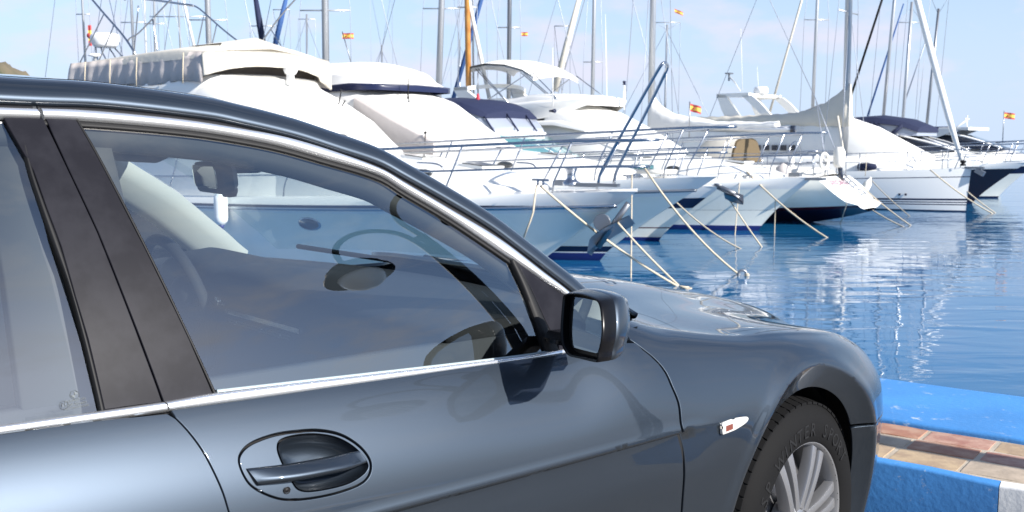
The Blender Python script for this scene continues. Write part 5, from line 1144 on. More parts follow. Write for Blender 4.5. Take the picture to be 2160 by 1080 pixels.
s1.house('sprayhood', [(-4.6, .98, 1.85, 1.95, .2, .05), (-4.1, 1.02, 1.8, 2.45, .22, .2), (-3.5, 1.02, 1.8, 2.52, .22, .22), (-3.1, .98, 1.85, 2.44, .22, .2)], canv_c, .06, cap=False)
s1.house('sprayhood_lining', [(-3.5, .96, 1.7, 2.46, .22, .2), (-3.06, .94, 1.75, 2.40, .22, .2)], canv_t, .06)
mx = -6.55; m1 = tube('mast', [(mx, 0, 1.4), (mx+.02, 0, 15)], .10, alu, s1.root, 12); tube('mast_track', [(mx-.17, .12, 1.4), (mx-.14, .12, 6.2)], .045, steel_d, m1, 8)
tube('boom', [(mx+.15, 0, 2.78), (-1.6, -.05, 2.74)], .085, alu, s1.root, 10); mesh('boom_end', *(lambda b: (b.V, b.F))(MB().box((-1.55, -.05, 2.73), (.12, .17, .24))), dkglass, s1.root)
rows = []
for i, q in enumerate(np.linspace(0, 1, 34)):
    x = mx-.05+(4.55)*q; top = 2.98+1.05*math.exp(-q*9)+.24*math.exp(-((q-.25)/.25)**2)*.6+.010*math.sin(i*1.7)+.015*math.sin(i*.6); bot = 2.72-.015*math.sin(i*1.1)-.55*math.exp(-q*14); w = .11+.07*math.sin(math.pi*min(1, q*1.3))+.01*math.sin(i*2.3)
    rows.append([(x, -w*.3, top), (x, -w*.9, top-.35*(top-bot)), (x, -w*1.1, bot+.28*(top-bot)), (x, -w*.6, bot), (x, w*.6, bot), (x, w*1.1, bot+.28*(top-bot)), (x, w*.9, top-.35*(top-bot)), (x, w*.3, top)])
V, F = loft(rows, True, True); mesh('sail_cover', V, F, canv_w, s1.root)
s1.tubes('backstay', [[(-.2, -.6, 1.4), (-.9, 0, 3.6)], [(-.2, .6, 1.4), (-.9, 0, 3.6)], [(-.9, 0, 3.6), (mx, 0, 14.5)]], .012, wire)
s1.tubes('shroud', [[(mx-.1, y, 1.4), (mx, y*.62, 8.2), (mx, 0, 14)] for y in (-1.6, 1.6)]+[[(mx+.5, y*.95, 1.4), (mx, y*.1, 8)] for y in (-1.6, 1.6)]+[[(-11.3, 0, 1.5), (mx, 0, 14.8)]], .012, wire)
for sd in (-1, 1):
    for x in (-9, -7.2, -5.4, -3.6, -1.9, -.4):
        y = s1pt(np.clip((-.3-x)/11.2, 0, 1), 1, sd)[1]*.94; tube('stanchion', [(x, y, 1.38), (x, y, 2.02)], .014, steel, s1.root, 6)
    for z in (2.02, 1.72): tube('guard_wire', [(x, s1pt(np.clip((-.3-x)/11.2, 0, 1), 1, sd)[1]*.94, z) for x in np.linspace(-9, -.4, 12)], .011, steel, s1.root, 6)
    tube('pushpit', spline([(-1.7, sd*1.26, 2.03), (-.5, sd*1.1, 2.1), (-.32, sd*.8, 2.1), (-.35, sd*.42, 2.08), (-.38, sd*.40, 1.42)], 24), .018, steel, s1.root, 8)
    tube('pushpit', spline([(-1.7, sd*1.26, 1.74), (-.5, sd*1.1, 1.76), (-.32, sd*.8, 1.76), (-.36, sd*.42, 1.74)], 20), .014, steel, s1.root, 6)
wh = [(-1.5, .42*math.cos(a), 1.95+.42*math.sin(a)) for a in np.linspace(0, 2*math.pi, 28, endpoint=False)]; tube('steering_wheel', wh, .018, steel, s1.root, 6, True)
mesh('wheel_pedestal', *lathe([(.001, 0), (.13, 0), (.08, .3), (.07, .5), (.001, .55)], 12, (-1.6, 0, 1.4)), plastic_w, s1.root)
og = mesh('outboard_engine', *(lambda b: (b.V, b.F))(MB().tube([(-.22, .2, 1.62), (-.22, .2, 1.72), (-.22, .2, 2.08), (-.22, .2, 2.22)], [.10, .17, .17, .10], 12)), gel_c, s1.root); tube('engine_leg', [(-.2, .2, 1.7), (-.12, .2, 1.2)], .07, dkglass, og, 8)
mesh('life_ring', *tube_geo([(-.26, -.75+.0, 1.85+0)]+[(-.26+.02*math.cos(a), -.75+.22*math.cos(a), 1.82+.22*math.sin(a)) for a in np.linspace(0, 6.28, 20)], .045, 6), gel_c, s1.root)
mesh('dinghy_cover', *lathe([(.001, -.3), (.16, -.26), (.24, 0), (.2, .2), (.001, .32)], 10, (-1.15, -1.5, 1.45)), canv_g, s1.root)

# ---- white sailing yacht with blue stripes and plumb bow
s2 = Boat('sailing_yacht', 'white sailing yacht with blue waterline stripes, plumb bow and white furled headsail', 'sailboat', 2037, 447, 40, SG_)
s2.hull(11, 3.3, 1.48, 1.2, .12, [(-.25, .03, navy, 'antifouling'), (.03, .15, gel, 'hull'), (.15, .175, navy, 'stripe'), (.175, .205, gel, 'hull'), (.205, .23, navy, 'stripe'), (.23, .26, gel, 'hull'), (.26, .305, navy, 'stripe'), (.305, .80, gel, 'hull'), (.80, .82, navy, 'sheer_stripe'), (.82, 1, gel, 'hull')], SLV, .62, (2.0, 1.7), .8)
s2.house('coachroof', [(-8.2, 1.2, 1.2, 1.78, .12, .1), (-6, 1.22, 1.25, 1.88, .12, .12), (-3.6, 1.0, 1.3, 1.80, .16, .12), (-2.2, .6, 1.35, 1.58, .25, .06), (-1.8, .3, 1.38, 1.44, .25, .02)], gel, .06)
mx = -4.3; m2 = tube('mast', [(mx, 0, 1.5), (mx-.12, 0, 16)], .13, alu, s2.root, 12)
tube('boom', [(mx-.15, 0, 2.98), (-11.3, 0, 3.12)], .09, alu, s2.root, 10)
rows = []
for i, q in enumerate(np.linspace(0, 1, 44)):
    x = mx+.12-7.1*q; top = 3.34+1.0*math.exp(-(q/.13)**1.35)+.10*(1-q)+.02*math.sin(i*1.9); bot = 2.93+.10*q-.02*math.sin(i*1.3); w = .12+.13*math.exp(-q*3)+.012*math.sin(i*2.1)
    rows.append([(x, -w*.25, top), (x, -w*.8, top-.3*(top-bot)), (x, -w*1.05, bot+.25*(top-bot)), (x, -w*.6, bot), (x, w*.6, bot), (x, w*1.05, bot+.25*(top-bot)), (x, w*.8, top-.3*(top-bot)), (x, w*.25, top)])
V, F = loft(rows, True, True); mesh('sail_cover', V, F, canv_c, s2.root)
tube('furled_headsail', [(-.22, 0, 1.75), (-.7, 0, 3.2), (-1.35, 0, 5.3), (-1.95, 0, 7.3), (-3.9, 0, 14.5)], [.07, .115, .12, .11, .06], alu_w, s2.root, 10); mesh('furling_drum', *lathe([(.001, 0), (.1, 0), (.1, .05), (.05, .08), (.1, .12), (.1, .17), (.001, .2)], 12, (-.16, 0, 1.56)), black, s2.root)
tube('vang', [(mx-.15, 0, 1.75), (mx-1.4, 0, 2.95)], .045, steel_d, s2.root, 8); tube('spinnaker_pole', [(mx+.1, -.35, 1.9), (mx-.2, -.3, 3.3)], .04, canv_c, s2.root, 8)
s2.tubes('shroud', [[(mx-.25, y, 1.3), (mx-.05, y*.6, 7), (mx-.1, 0, 15)] for y in (-1.5, 1.5)]+[[(mx+.4, y*.9, 1.35), (mx, y*.05, 7)] for y in (-1.5, 1.5)]+[[(-10.8, 0, 1.3), (mx-.12, 0, 15.9)]], .012, wire)
tube('spreader', [(mx-.05, -.9, 7.0), (mx-.05, .9, 7.0)], .03, alu, s2.root, 6)
s2.rail([-8.4, -6.6, -4.9, -3.3, -1.8, -.75], .62, .0, .0, True, False, .010, inset=.08, r2=.013)
tube('pulpit', spline([s2.edge(-.8, -1)[:1]+(s2.edge(-.8, -1)[1]*.9, 2.08), (-.1, -.28, 2.12), (.06, 0, 2.14), (-.1, .28, 2.12), s2.edge(-.8, 1)[:1]+(s2.edge(-.8, 1)[1]*.9, 2.08)], 30), .016, steel, s2.root, 6)
s2.tubes('pulpit_leg', [[(-.1, y*.28, 2.1), (-.35, y*.26, 1.45)] for y in (-1, 1)], .015, steel)
mesh('anchor_roller', *(lambda b: (b.V, b.F))(MB().box((.22, 0, 1.50), (.62, .16, .07)).box((.40, 0, 1.36), (.30, .18, .16), 0, 0, .5)), steel_d, s2.root, False)
mesh('deck_bag', *lathe([(.001, -.35), (.12, -.3), (.15, 0), (.1, .3), (.001, .36)], 10, (0, 0, 0), 'X'), canv_n, s2.root).location = (-3.1, -.95, 1.50)
for x in (-2.0, -1.9): mesh('hull_port', *(lambda b: (b.V, b.F))(MB().box((x+.1 if x > -1.95 else x, s2.pt((.04-x)/11.1, .42, -1)[1]-.0, .56), (.07, .03, .07), math.radians(6))), navy, s2.root, False)

# ---- motor yacht between the two sailing boats
b5 = Boat('flybridge_yacht', 'white flybridge yacht with a radar mast and sloping covered front, between the two sailing yachts', 'yacht', 2000, 440, 40, YG)
b5.hull(12, 4.0, 1.75, 1.35, .9, [(-.3, .1, navy, 'antifouling'), (.1, .80, gel_s, 'hull'), (.80, 1, gel, 'gunwale')], MOTOR_LV, .55, (2.7, 2.35))
b5.house('cabin', [(-11.5, 1.7, 1.3, 3.0, .06, .15), (-6, 1.7, 1.4, 3.1, .07, .15), (-4.2, 1.65, 1.45, 3.32, .08, .2), (-3.0, 1.55, 1.5, 2.92, .1, .2), (-2.0, 1.35, 1.5, 2.42, .14, .15), (-1.2, 1.0, 1.55, 2.06, .18, .08), (-.7, .6, 1.6, 1.86, .2, .03)], canv_w, .06)
b5.house('cabin_step', [(-11, 1.62, 2.95, 3.18, .1, .08), (-4.6, 1.58, 3.1, 3.42, .1, .1), (-4.1, 1.4, 3.15, 3.36, .1, .08)], gel, .04)
b5.house('flybridge_screen', [(-5.0, 1.1, 3.3, 3.55, -.05, .03), (-4.4, 1.1, 3.3, 3.78, -.05, .03), (-4.1, .95, 3.3, 3.80, -.1, .03)], mat('grey_screen', (.32, .33, .34), .4), .03)
for y in (-1.35, 1.35):
    mb = MB()
    V, F = loft([[(x0, y-.07, z), (x1, y-.07, z), (x1, y+.07, z), (x0, y+.07, z)] for x0, x1, z in ((-8.0, -7.3, 3.0), (-8.35, -7.75, 3.6), (-8.6, -8.2, 4.2))], True, True); mb.add(V, F)
    V, F = loft([[(x0, y-.07, z), (x1, y-.07, z), (x1, y+.07, z), (x0, y+.07, z)] for x0, x1, z in ((-6.6, -6.2, 3.35), (-7.2, -6.75, 3.9), (-7.5, -7.1, 4.16))], True, True); mb.add(V, F)
    mb.box((-7.9, y, 4.18), (1.4, .14, .16)); autosmooth(mb.build('radar_arch', gel, b5.root))
mesh('arch_top', *(lambda b: (b.V, b.F))(MB().box((-7.9, 0, 4.20), (1.1, 2.8, .12))), gel, b5.root, False)
mesh('radar_dome', *lathe([(.001, .28), (.24, .27), (.29, .2), (.29, .06), (.24, 0), (.001, 0)], 18, (-7.4, 0, 4.27)), plastic_w, b5.root)
p0 = np.array(b5.L(1562, 192, 0)); p1 = np.array(b5.L(1538, 155, 0)); tube('antenna_arm', [tuple(p0), tuple((p0+p1)/2), tuple(p1+[0, 0, -.12])], .035, plastic_w, b5.root, 8); mesh('antenna_plate', *(lambda b: (b.V, b.F))(MB().box(tuple(p1), (.2, .35, .05)).box(tuple(p1+[0, 0, -.15]), (.06, .06, .3))), steel_d, b5.root, False)
for px, y in ((1566, 0), (1600, .8)): tube('antenna', [b5.L(px, 190, y), b5.L(px-3, 60 if px < 1590 else 140, y)], [.014, .005], plastic_w, b5.root, 6)
mb = MB()
for x in np.linspace(-6.6, -5.2, 5): mb.box((x, -1.735, 2.15), (.24, .03, .20))
mb.build('side_window', dkglass, b5.root, False)
for k in range(4): mesh('side_line', *(lambda b: (b.V, b.F))(MB().box((-6.4, -1.70+.012*k, 2.62+.11*k), (3.2, .012, .014))), steel, b5.root, False)
sp = b5.L(1846, 298, -.9); mesh('searchlight', *lathe([(.001, -.08), (.08, -.08), (.09, .06), (.001, .08)], 12, sp, 'X'), plastic_w, b5.root)

# ---- dark hulled cruiser, navy canopy
b6 = Boat('dark_hulled_cruiser', 'cruiser with a dark maroon hull, white deck and a navy canopy with clear panels', 'cruiser', 2050, 430, 40, YG)
b6.hull(12, 4.0, 1.62, 1.3, 1.9, [(-.3, .05, navy, 'antifouling'), (.05, .86, darkhull, 'hull'), (.86, 1, gel, 'gunwale')], MOTOR_LV, .55, (2.75, 2.35))
b6.house('coachroof', [(-3.6, 1.5, 1.4, 2.15, .08, .15), (-2, 1.4, 1.45, 2.12, .12, .2), (-.4, 1.1, 1.5, 1.98, .2, .18), (.7, .6, 1.55, 1.78, .3, .08), (1.0, .3, 1.55, 1.62, .3, .03)], gel, .05)
b6.house('windscreen', [(-3.2, 1.45, 2.05, 2.72, .12, .1), (-2.3, 1.4, 2.05, 2.62, .14, .1), (-1.2, 1.15, 2.05, 2.30, .2, .08), (-.5, .8, 2.0, 2.06, .2, .03)], dkglass, .03)
b6.tubes('windscreen_frame', [spline([(-2.4, -1.3, 2.62), (-1.3, -1.1, 2.34), (-.45, -.75, 2.04)], 10), spline([(-2.4, 1.3, 2.62), (-1.3, 1.1, 2.34), (-.45, .75, 2.04)], 10), spline([(-2.5, -1.32, 2.66), (-2.2, 0, 2.72), (-2.5, 1.32, 2.66)], 16), [(-2.25, -.3, 2.68), (-.5, -.2, 2.08)]], .035, plastic_w)
b6.house('canopy', [(-5.6, 1.35, 3.0, 3.10, .1, .05), (-4.6, 1.42, 3.08, 3.28, .1, .06), (-3.5, 1.42, 3.12, 3.34, .1, .06), (-2.4, 1.36, 2.98, 3.18, .1, .06), (-1.75, 1.2, 2.74, 2.92, .1, .05)], canv_n, .10)
b6.house('canopy_window', [(-5.4, 1.32, 2.2, 3.02, .03, .04), (-3.2, 1.36, 2.5, 3.08, .03, .04), (-2.3, 1.3, 2.6, 2.98, .04, .04), (-1.8, 1.16, 2.6, 2.76, .04, .03)], clear_m, .04)
b6.tubes('canopy_seam', [[(-4.6, -1.42, 3.1), (-3.9, -1.42, 2.3)], [(-3.4, -1.42, 3.1), (-4.2, -1.42, 2.3)], [(-3.4, -1.42, 3.1), (-2.7, -1.4, 2.55)], [(-2.3, -1.36, 3.0), (-2.9, -1.4, 2.5)]], .07, canv_n)
b6.rail([-5, -3.6, -2.2, -.8, .5, 1.2], .7, .25, .03, True, True, .016)
# ---- last cruiser at the frame edge
b7 = Boat('motor_cruiser', 'cruiser cut by the right picture edge, pale hull, navy canopy behind white arch', 'cruiser', 2105, 418, 40, YG)
b7.hull(11, 3.9, 1.75, 1.35, 1.75, [(-.3, .05, navy, 'antifouling'), (.05, .62, gel_s, 'hull'), (.62, .80, navy, 'navy_band'), (.80, 1, gel, 'gunwale')], MOTOR_LV, .55, (2.75, 2.35))
b7.house('coachroof', [(-3.0, 1.5, 1.5, 2.2, .08, .15), (-1, 1.35, 1.5, 2.12, .14, .2), (.6, .8, 1.6, 1.95, .25, .14), (1.2, .3, 1.62, 1.70, .3, .03)], gel, .05)
b7.house('windscreen', [(-2.4, 1.4, 2.1, 2.78, .12, .1), (-1.3, 1.3, 2.1, 2.64, .16, .1), (-.3, 1.05, 2.05, 2.3, .2, .06), (.3, .7, 2.05, 2.1, .2, .03)], dkglass, .03)
b7.house('canopy', [(-4.2, 1.3, 2.7, 2.92, .1, .06), (-3.2, 1.35, 2.72, 2.98, .1, .06), (-2.2, 1.3, 2.7, 2.98, .1, .06)], canv_n, .06)
for y in (-1.45, 1.45):
    V, F = loft([[(x, y-.06, z), (x+w, y-.06, z), (x+w, y+.06, z), (x, y+.06, z)] for x, w, z in ((-3.3, .5, 2.0), (-2.6, .45, 2.55), (-2.1, .9, 2.92))], True, True); autosmooth(mesh('arch', V, F, gel, b7.root))
mesh('arch_top', *(lambda b: (b.V, b.F))(MB().box((-1.5, 0, 2.92), (1.2, 2.9, .12))), gel, b7.root, False)
tube('windscreen_frame', spline([(-2.4, -1.38, 2.75), (-1.2, -1.25, 2.62), (.25, -.7, 2.12)], 12), .04, plastic_w, b7.root); b7.tubes('light_mast', [[(-1.4, 0, 2.95), (-1.4, 0, 3.5)], [(-1.7, -.4, 3.0), (-1.4, 0, 3.3)], [(-1.4, -.3, 3.35), (-1.4, .3, 3.35)]], .025, plastic_w)
b7.rail([-5, -3.5, -2, -.6, .6, 1.2], .72, .25, .03, True, True, .018)
# hatches, cleats and nav lights on the foredecks
hatch_m = mat('smoked_hatch', (.05, .055, .06), .12, 0, .5)
for b, spots, zt in ((b1, (-2.3, -.9), (2.05, 1.92)), (b2, (-2.6, -1.1), (2.20, 2.06)), (b3, (-2.2,), (1.85,)), (b4, (-1.9, -.6), (1.93, 1.82)), (b6, (-.9, .1), (2.08, 1.94)), (b7, (-.2,), (2.09,))):
    for x, z in zip(spots, zt):
        h = mesh('hatch', *(lambda q: (q.V, q.F))(MB().box((x, 0, z+.03), (.56, .56, .05), 0, 0, .09)), gel, b.root, False); mesh('hatch_pane', *(lambda q: (q.V, q.F))(MB().box((x, 0, z+.062), (.46, .46, .02), 0, 0, .09)), hatch_m, h, False)
for b in (b2, b3, b4, b6, b7):
    for sd in (-1, 1):
        x, y, z = b.edge(b.rake-1.5, sd); y *= .82; mb = MB(); mb.tube([(x-.14, y, z+.07), (x+.14, y, z+.07)], .016, 6); mb.tube([(x-.05, y, z), (x-.05, y, z+.07)], .014, 5); mb.tube([(x+.05, y, z), (x+.05, y, z+.07)], .014, 5); mb.build('cleat', steel, b.root)
for b, xs, z in ((b1, (-3.6, -2.4, -1.3), .36), (b4, (-3.4, -2.0), .30), (b2, (-3.9, -2.7, -1.6), .36)):
    for x in xs:
        bx, by, bz = b.edge(x, -1); 
        w = {b1: {-3.6: 1.42, -2.4: 1.27, -1.3: 1.06}, b4: {-3.4: 1.37, -2.0: 1.18}, b2: {-3.9: 1.41, -2.7: 1.29, -1.6: 1.11}}[b][x]
        V, F = lathe([(.001, -.02), (.07, -.02), (.085, 0), (.085, .03)], 14, (0, 0, 0), 'Y'); mesh('coachroof_port', [(p[0]*2.4+x, p[1]-w*.955, p[2]*.8+bz+z) for p in V], F, hatch_m, b.root)
# pier behind the row
pa = b1.o[:2]-b1.h*15; pier = MB(); hd = np.array([.62, .785])
V = []
for z in (-4, -.1):
    for k, w in ((-12, 0), (60, 0), (60, 4), (-12, 4)): p = pa+b1.p*0+hd*k-np.array([hd[1], -hd[0]])*w; V.append((p[0], p[1], z))
pr_ = mesh('pier', V, [(3, 2, 1, 0), (4, 5, 6, 7), (0, 1, 5, 4), (1, 2, 6, 5), (2, 3, 7, 6), (3, 0, 4, 7)], conc, None, False); pr_['kind'] = 'structure'
# ------------------------------------------------------------------ sailing boats beyond the pier: hull, mast, rigging, furled sails
_h = None
def far_sail(label, px, pbot, Y, m, wpx, ptop=None, top_x=None, spr=(), stay=None, hm=None):
    """a moored sailing boat whose mast stands at photo column px; wpx is the mast's width in photo pixels"""
    global _h
    z_top = None; base = at_depth(px, 300, Y); sc_ = Y/FPX
    lean = 0 if top_x is None else (top_x-px)*sc_
    root = thing('moored_sailboat', label, 'sailboat', (base[0], base[1], -1.0), math.radians(-40+rnd.uniform(-4, 4)), 'sailing boats with bare masts beyond the pier')
    R = Matrix.Rotation(-root.rotation_euler[2], 3, 'Z')
    zt = (at_depth(px, ptop, Y)[2]+1.0) if ptop is not None else 12.5+rnd.uniform(0, 2.5)
    ztr = zt-2.3; k = (zt-2.3)
    dirx = R @ Vector((lean/max(.1, (at_depth(px, 0, Y)[2]-at_depth(px, pbot, Y)[2])), 0, 1)); 
    T_ = lambda z: tuple(dirx*(z-2.3)+Vector((0, 0, 2.3))) if False else (dirx.x*(z-2.3), dirx.y*(z-2.3), z)
    mast = tube('mast', [T_(1.0), T_(zt*.6), T_(zt)], [wpx*sc_/2, wpx*sc_/2, wpx*sc_/2*.8], m, root, 10)
    if _h is None:
        rows = []
        for f, kb in ((-.2, .5), (0, .8), (.5, .95), (1, 1)):
            rows.append([(4-8.5*q-.25*(1-f), -1.4*kb*(1-(1-min(1, q/.6))**2.1)*(1-.25*max(0, q-.6)/.4), f*(1.0+.25*(1-q)**2)) for q in np.linspace(0, 1, 22)])
        V, F = loft(rows); n = len(V); V = V+[(x, -y, z) for x, y, z in V]; F = F+[tuple(i+n for i in f)[::-1] for f in F]
        dk = [rows[-1][i] for i in range(22)]; b0 = len(V); V += dk+[(x, -y, z) for x, y, z in dk]; F += [(b0+i, b0+i+1, b0+22+i+1, b0+22+i) for i in range(21)]
        F.append((21, 43, 65, 87, n+87, n+65, n+43, n+21))
        hb = mesh('hull', V, F, gel_s, root); _h = hb
        hc = mesh('coachroof', *(lambda b: (b.V, b.F))(MB().box((-.8, 0, 1.3), (4, 1.5, .5))), gel, root); far_sail.c = hc
    else:
        for o in (_h, far_sail.c): c = o.copy(); link(c); c.parent = root
    tube('boom', [T_(2.2), (-3.6, 0, 2.15)], .06, alu, root, 6)
    for sx_, sw in (spr or ((rnd.uniform(-40, 60), rnd.uniform(16, 30)),)):
        z = at_depth(px, sx_, Y)[2]+1.0; w = sw*sc_; a = np.array(T_(z)); v = R @ Vector((w, 0, 0)); tube('spreader', [tuple(a-np.array(v)), tuple(a+np.array(v))], .022, alu, root, 6)
        lines = []
        for s in (-1, 1): lines.append([tuple(np.array(T_(1.2))+np.array(v)*s*1.05), tuple(a+np.array(v)*s), T_(zt*.97)])
        mb = MB(); [mb.tube(l, .012, 4) for l in lines]; mb.build('shroud', wire, root)
    if stay:
        (x0, y0, x1, y1, w, ms, nm) = stay
        A, B_ = at_depth(x0, y0, Y), at_depth(x1, y1, Y); d = B_-A; A2 = A+d*(-.15 if ptop is None else 0); B2 = A+d*(2.0 if ptop is None else 1)
        o = np.array([base[0], base[1], -1.0]); Rv = R
        P = [tuple(Rv @ Vector(tuple(p-o))) for p in (A2, (A2+B2)/2, B2)]; tube(nm, P, [w*sc_/2, w*sc_/2, w*sc_/2*.7], ms, root, 8)
    else:
        mb = MB(); mb.tube([(4, 0, 1.2), T_(zt*.96)], .014, 4); mb.tube([(-4.4, 0, 1.1), T_(zt*.98)], .012, 4); mb.build('forestay', wire, root)
    return root, mast
# labels: look first, then neighbours
far_sail('sailboat with the leftmost thin grey mast, a courtesy flag and lamps hung on it', 189, 130, 40, alu, 5, None, 188, ((30, 14),))
far_sail('sailboat with a pale mast next to the radar dome and a short spar', 291, 125, 41, alu, 6, None, 290)
far_sail('sailboat with a thin white mast between two grey ones above the shade-coloured cover side', 316, 118, 44, alu_w, 4, None, 316)
far_sail('sailboat with a grey mast rising behind the middle strap of the shade-coloured cover side', 331, 118, 42, alu, 5, None, 333, ((50, 20),))
far_sail('sailboat with a slim mast and a white furled sail slanting beside it', 389, 112, 43, alu, 4, None, 388, ((35, 60),), (412, 108, 391, 18, 6, alu_w, 'furled_sail'))
far_sail('sailboat with a stout grey mast with a black fitting above the cream cover', 447, 108, 34, alu, 12, None, 447, ((42, 40),))
far_sail('sailboat with a navy blue furled sail slanting down to the peak of the cream cover', 560, 96, 48, alu, 3, 95, None, (), (555, 94, 538, -10, 13, canv_n, 'furled_sail'))
far_sail('sailboat with a bright blue furled sail and a white stay beside it', 600, 100, 47, alu, 3, 98, None, (), (580, 96, 605, -10, 11, canv_b, 'furled_sail'))
far_sail('sailboat with a short thin mast with a white wind vane left of the stout mast', 648, 115, 56, alu, 5, 30, 650)
far_sail('sailboat with the thickest grey mast and white spreaders above the cream cover', 689, 128, 32, alu, 15, None, 690, ((22, 52),))
far_sail('sailboat with a small bare mast behind the domed white cover', 808, 140, 62, alu, 5, 95, 808)
far_sail('sailboat with a thick pale mast right of the domed white cover, wide spreaders', 921, 190, 36, alu, 13, None, 929, ((18, 38),))
far_sail('sailboat with a small distant mast left of the wooden mast', 969, 205, 66, alu, 4, 84, 971)
far_sail('sailboat with a varnished wooden mast and a slanting white spar', 990, 212, 33, wood, 12, None, 988, (), (1031, 202, 989, 0, 8, alu_w, 'slanting_spar'))
far_sail('sailboat with a blue furled sail leaning behind the wooden mast', 1000, 205, 46, steel_d, 4, None, 999, (), (957, 205, 1016, -4, 9, canv_b, 'furled_sail'))
far_sail('sailboat with a dark grey mast carrying a radar pod behind the white bimini', 1072, 208, 37, steel_d, 9, None, 1074, ((58, 24),))
far_sail('sailboat with a cream furled sail leaning to the right of the white bimini', 1185, 195, 42, alu, 3, 190, None, (), (1170, 192, 1222, -4, 14, canv_c, 'furled_sail'))
far_sail('sailboat with a slender mast above the front of the white flybridge', 1248, 198, 40, alu, 8, None, 1250, ((131, 20),))
far_sail('sailboat with a thin mast behind the tall bow ladder', 1401, 200, 55, alu, 5, 52, 1403)
far_sail('sailboat with a grey mast and beige furled sail right of the rectangular radar arch', 1711, 225, 44, alu, 7, None, 1714, (), (1630, 215, 1690, 4, 5, canv_c, 'furled_sail'))
far_sail('sailboat with a mast behind the navy canopy and a black stay leaning to it', 1858, 252, 48, alu, 7, None, 1872, (), (1790, 218, 1861, -2, 5, black, 'black_stay'))
far_sail('sailboat with a mast that ends inside the picture, blue and white striped stay', 1901, 250, 52, alu, 7, 4, 1910, (), (1830, 245, 1906, 8, 4, canv_b, 'striped_stay'))
far_sail('sailboat with the rightmost thin dark mast, wind vane on top', 1951, 258, 54, steel_d, 6, 18, 1966, (), (1906, 222, 1962, 60, 3, wire, 'backstay'))
# ------------------------------------------------------------------ flags
flag('ensign', 'small Spanish ensign flying from a dark pole above the domed white cover', 722, 76, 34, .36, .18, .03, 3, (.40, 1.3))
flag('ensign', 'tiny Spanish flag hanging under the spreader of the dark radar mast', 1100, 72, 37, .22, .13, .02)
flag('ensign', 'drooping Spanish pennant at the top, near the two-spar mast', 1423, 22, 30, .24, .10, .02, 3, None, .10)
flag('ensign', 'drooping Spanish ensign above the pale boom cover behind the tall ladder', 1455, 226, 31, .34, .22, .06, 3, (0, .9), .10)
flag('ensign', 'Spanish ensign on the cruiser at the right edge', 2118, 243, 42, .45, .24, .05, 3, (0, 1.1), .06)
fl_ = flag('ensign', 'limp Spanish courtesy flag hanging beside the radar dome', 186, 75, 39, .12, .75, .02, 3, None, .0)
# ------------------------------------------------------------------ mooring lines and fenders
wz = lambda x, y: at_z(x, y, -1.03)
W = lambda b, p: np.array(b.o)+np.array([*(b.h*p[0]+b.p*p[1]), p[2]])
g_ = 'mooring lines'
def line(label, b, pa, yb, water, sag=.04, r=.02, pts=None):
    A = W(b, b.L(*pa, yb)); return rope(label, [A, wz(*water)], r, sag, g_)
line('rope from the big yacht deck cleat down to the double mooring point by the bonnet', b1, (1140, 392), -1.0, (1436, 606), .10, .02)
line('rope from under the first anchor to the double mooring point by the bonnet', b1, (1303, 470), -.1, (1434, 604), .03, .02)
rope('rope hanging slack from the big yacht deck cleat down its hull', [W(b1, b1.L(1132, 392, -1.0)), W(b1, b1.L(1127, 425, -1.55)), W(b1, b1.L(1124, 450, -1.6)), W(b1, b1.L(1105, 500, -1.5)), wz(1090, 560)], .016, 0, g_)
rope('thin vertical line dropping into the water in front of the second bow', [W(b2, b2.L(1333, 368, -1.0)), wz(1331, 590)], .014, 0, g_)
line('long rope from the second yacht bow to the ringed mooring point', b2, (1360, 355), -.9, (1566, 582), .18, .02)
line('rope from the sports cruiser bow rising out of the navy band', b3, (1418, 418), -.5, (1571, 528), .12, .018)
line('short taut rope below the cruiser anchor', b3, (1530, 408), 0, (1609, 524), .02, .018)
rope('vertical line from the flybridge yacht deck straight into the water', [W(b4, b4.L(1562, 362, -.7)), wz(1550, 500)], .014, 0, g_)
line('knotted thick rope from the flybridge yacht foredeck', b4, (1575, 362), -.6, (1750, 504), .12, .024)
ka, kb_ = W(b4, b4.L(1575, 362, -.6)), wz(1750, 504); kp = ka+(kb_-ka)*.36-np.array([0, 0, .12*4*.36*.64])
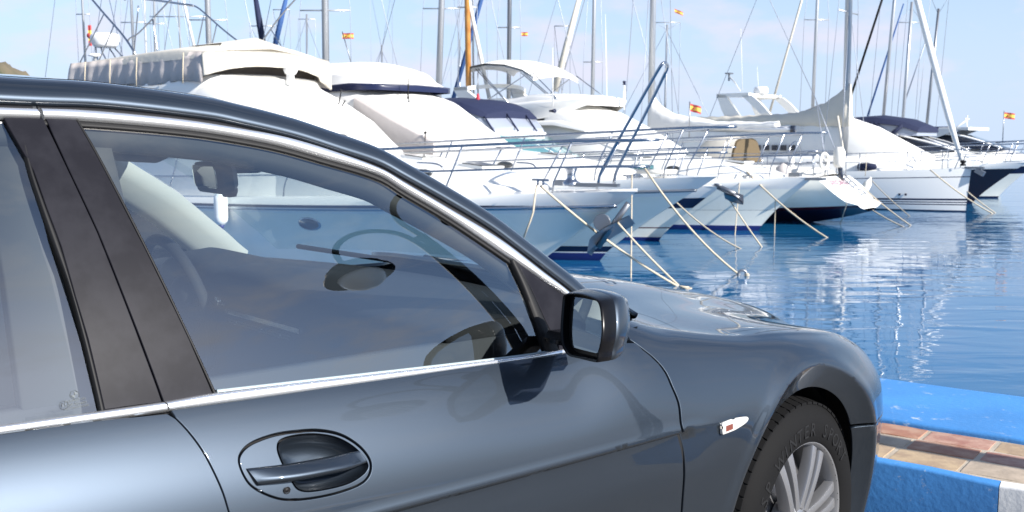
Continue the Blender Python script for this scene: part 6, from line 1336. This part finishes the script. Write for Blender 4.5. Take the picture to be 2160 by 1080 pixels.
rope('vertical line hanging from the knotted rope', [kp, (kp[0], kp[1], -1.05)], .013, 0, g_)
line('rope off the sloping transom, lowest of three', s1, (1835, 440), .5, (1912, 481), .03, .02)
line('rope passing the transom fender to the water, middle of three', s1, (1820, 395), .9, (1925, 478), .05, .02)
line('rope passing the blue striped hull to the water, topmost of three', s2, (1836, 378), -1.75, (1922, 458), .05, .018)
line('rope from the plumb bow deck across the blue striped hull', s2, (1962, 358), -1.0, (2098, 452), .10, .022)
line('rope from the stem of the blue striped yacht to the far mooring point', s2, (2040, 404), -.0, (2102, 451), .02, .02)
line('rope from the dark hulled cruiser bow', b6, (2088, 340), -.9, (2044, 402), .03, .016)
rope('rope running down the white hull behind the knotted line', [W(s1, s1.L(1786, 430, -1.4)), wz(1772, 474)], .014, 0, g_)
for px, py in ((1640, 424), (1655, 435), (1688, 458)):
    P = W(b4, b4.L(px, py, .3)); break
bt = thing('mooring_buoy', 'dark ring and knot of rope at the end of the long mooring line', 'mooring ring', tuple(at_z(1566, 580, -.98)), 0)
mesh('ring', *tube_geo([(.075*math.cos(a), 0, .01+.075*math.sin(a)) for a in np.linspace(0, 2*math.pi, 20, endpoint=False)], .022, 6, False, True), steel_d, bt)
mesh('knot', *tube_geo([(.03*math.cos(a*3)+.08, .03*math.sin(a*3), .04*a/6-.02) for a in np.linspace(0, 6, 30)], .016, 6), rope_m, bt)
kn = thing('rope_knot', 'pale knot where the two ropes meet by the bonnet', 'rope knot', tuple(at_z(1438, 606, -.98)), 0)
mesh('coil', *tube_geo([(.05*math.cos(a*2.4)+.02*a, .05*math.sin(a*2.4), .02*math.sin(a)-.01) for a in np.linspace(0, 6, 40)], .02, 6), rope_m, kn)
fender(466, 440, .62, .125, b1, -2.28, None, 'white fender hanging on the big yacht side, seen through the car windscreen')
fender(1824, 400, .62, .12, s1, 1.55, gel_c, 'cream fender beside the sloping transom of the sailing yacht', math.radians(25))
fender(1897, 345, .5, .13, b6, -2.0, orange_f, 'orange red fender on the dark hulled cruiser')
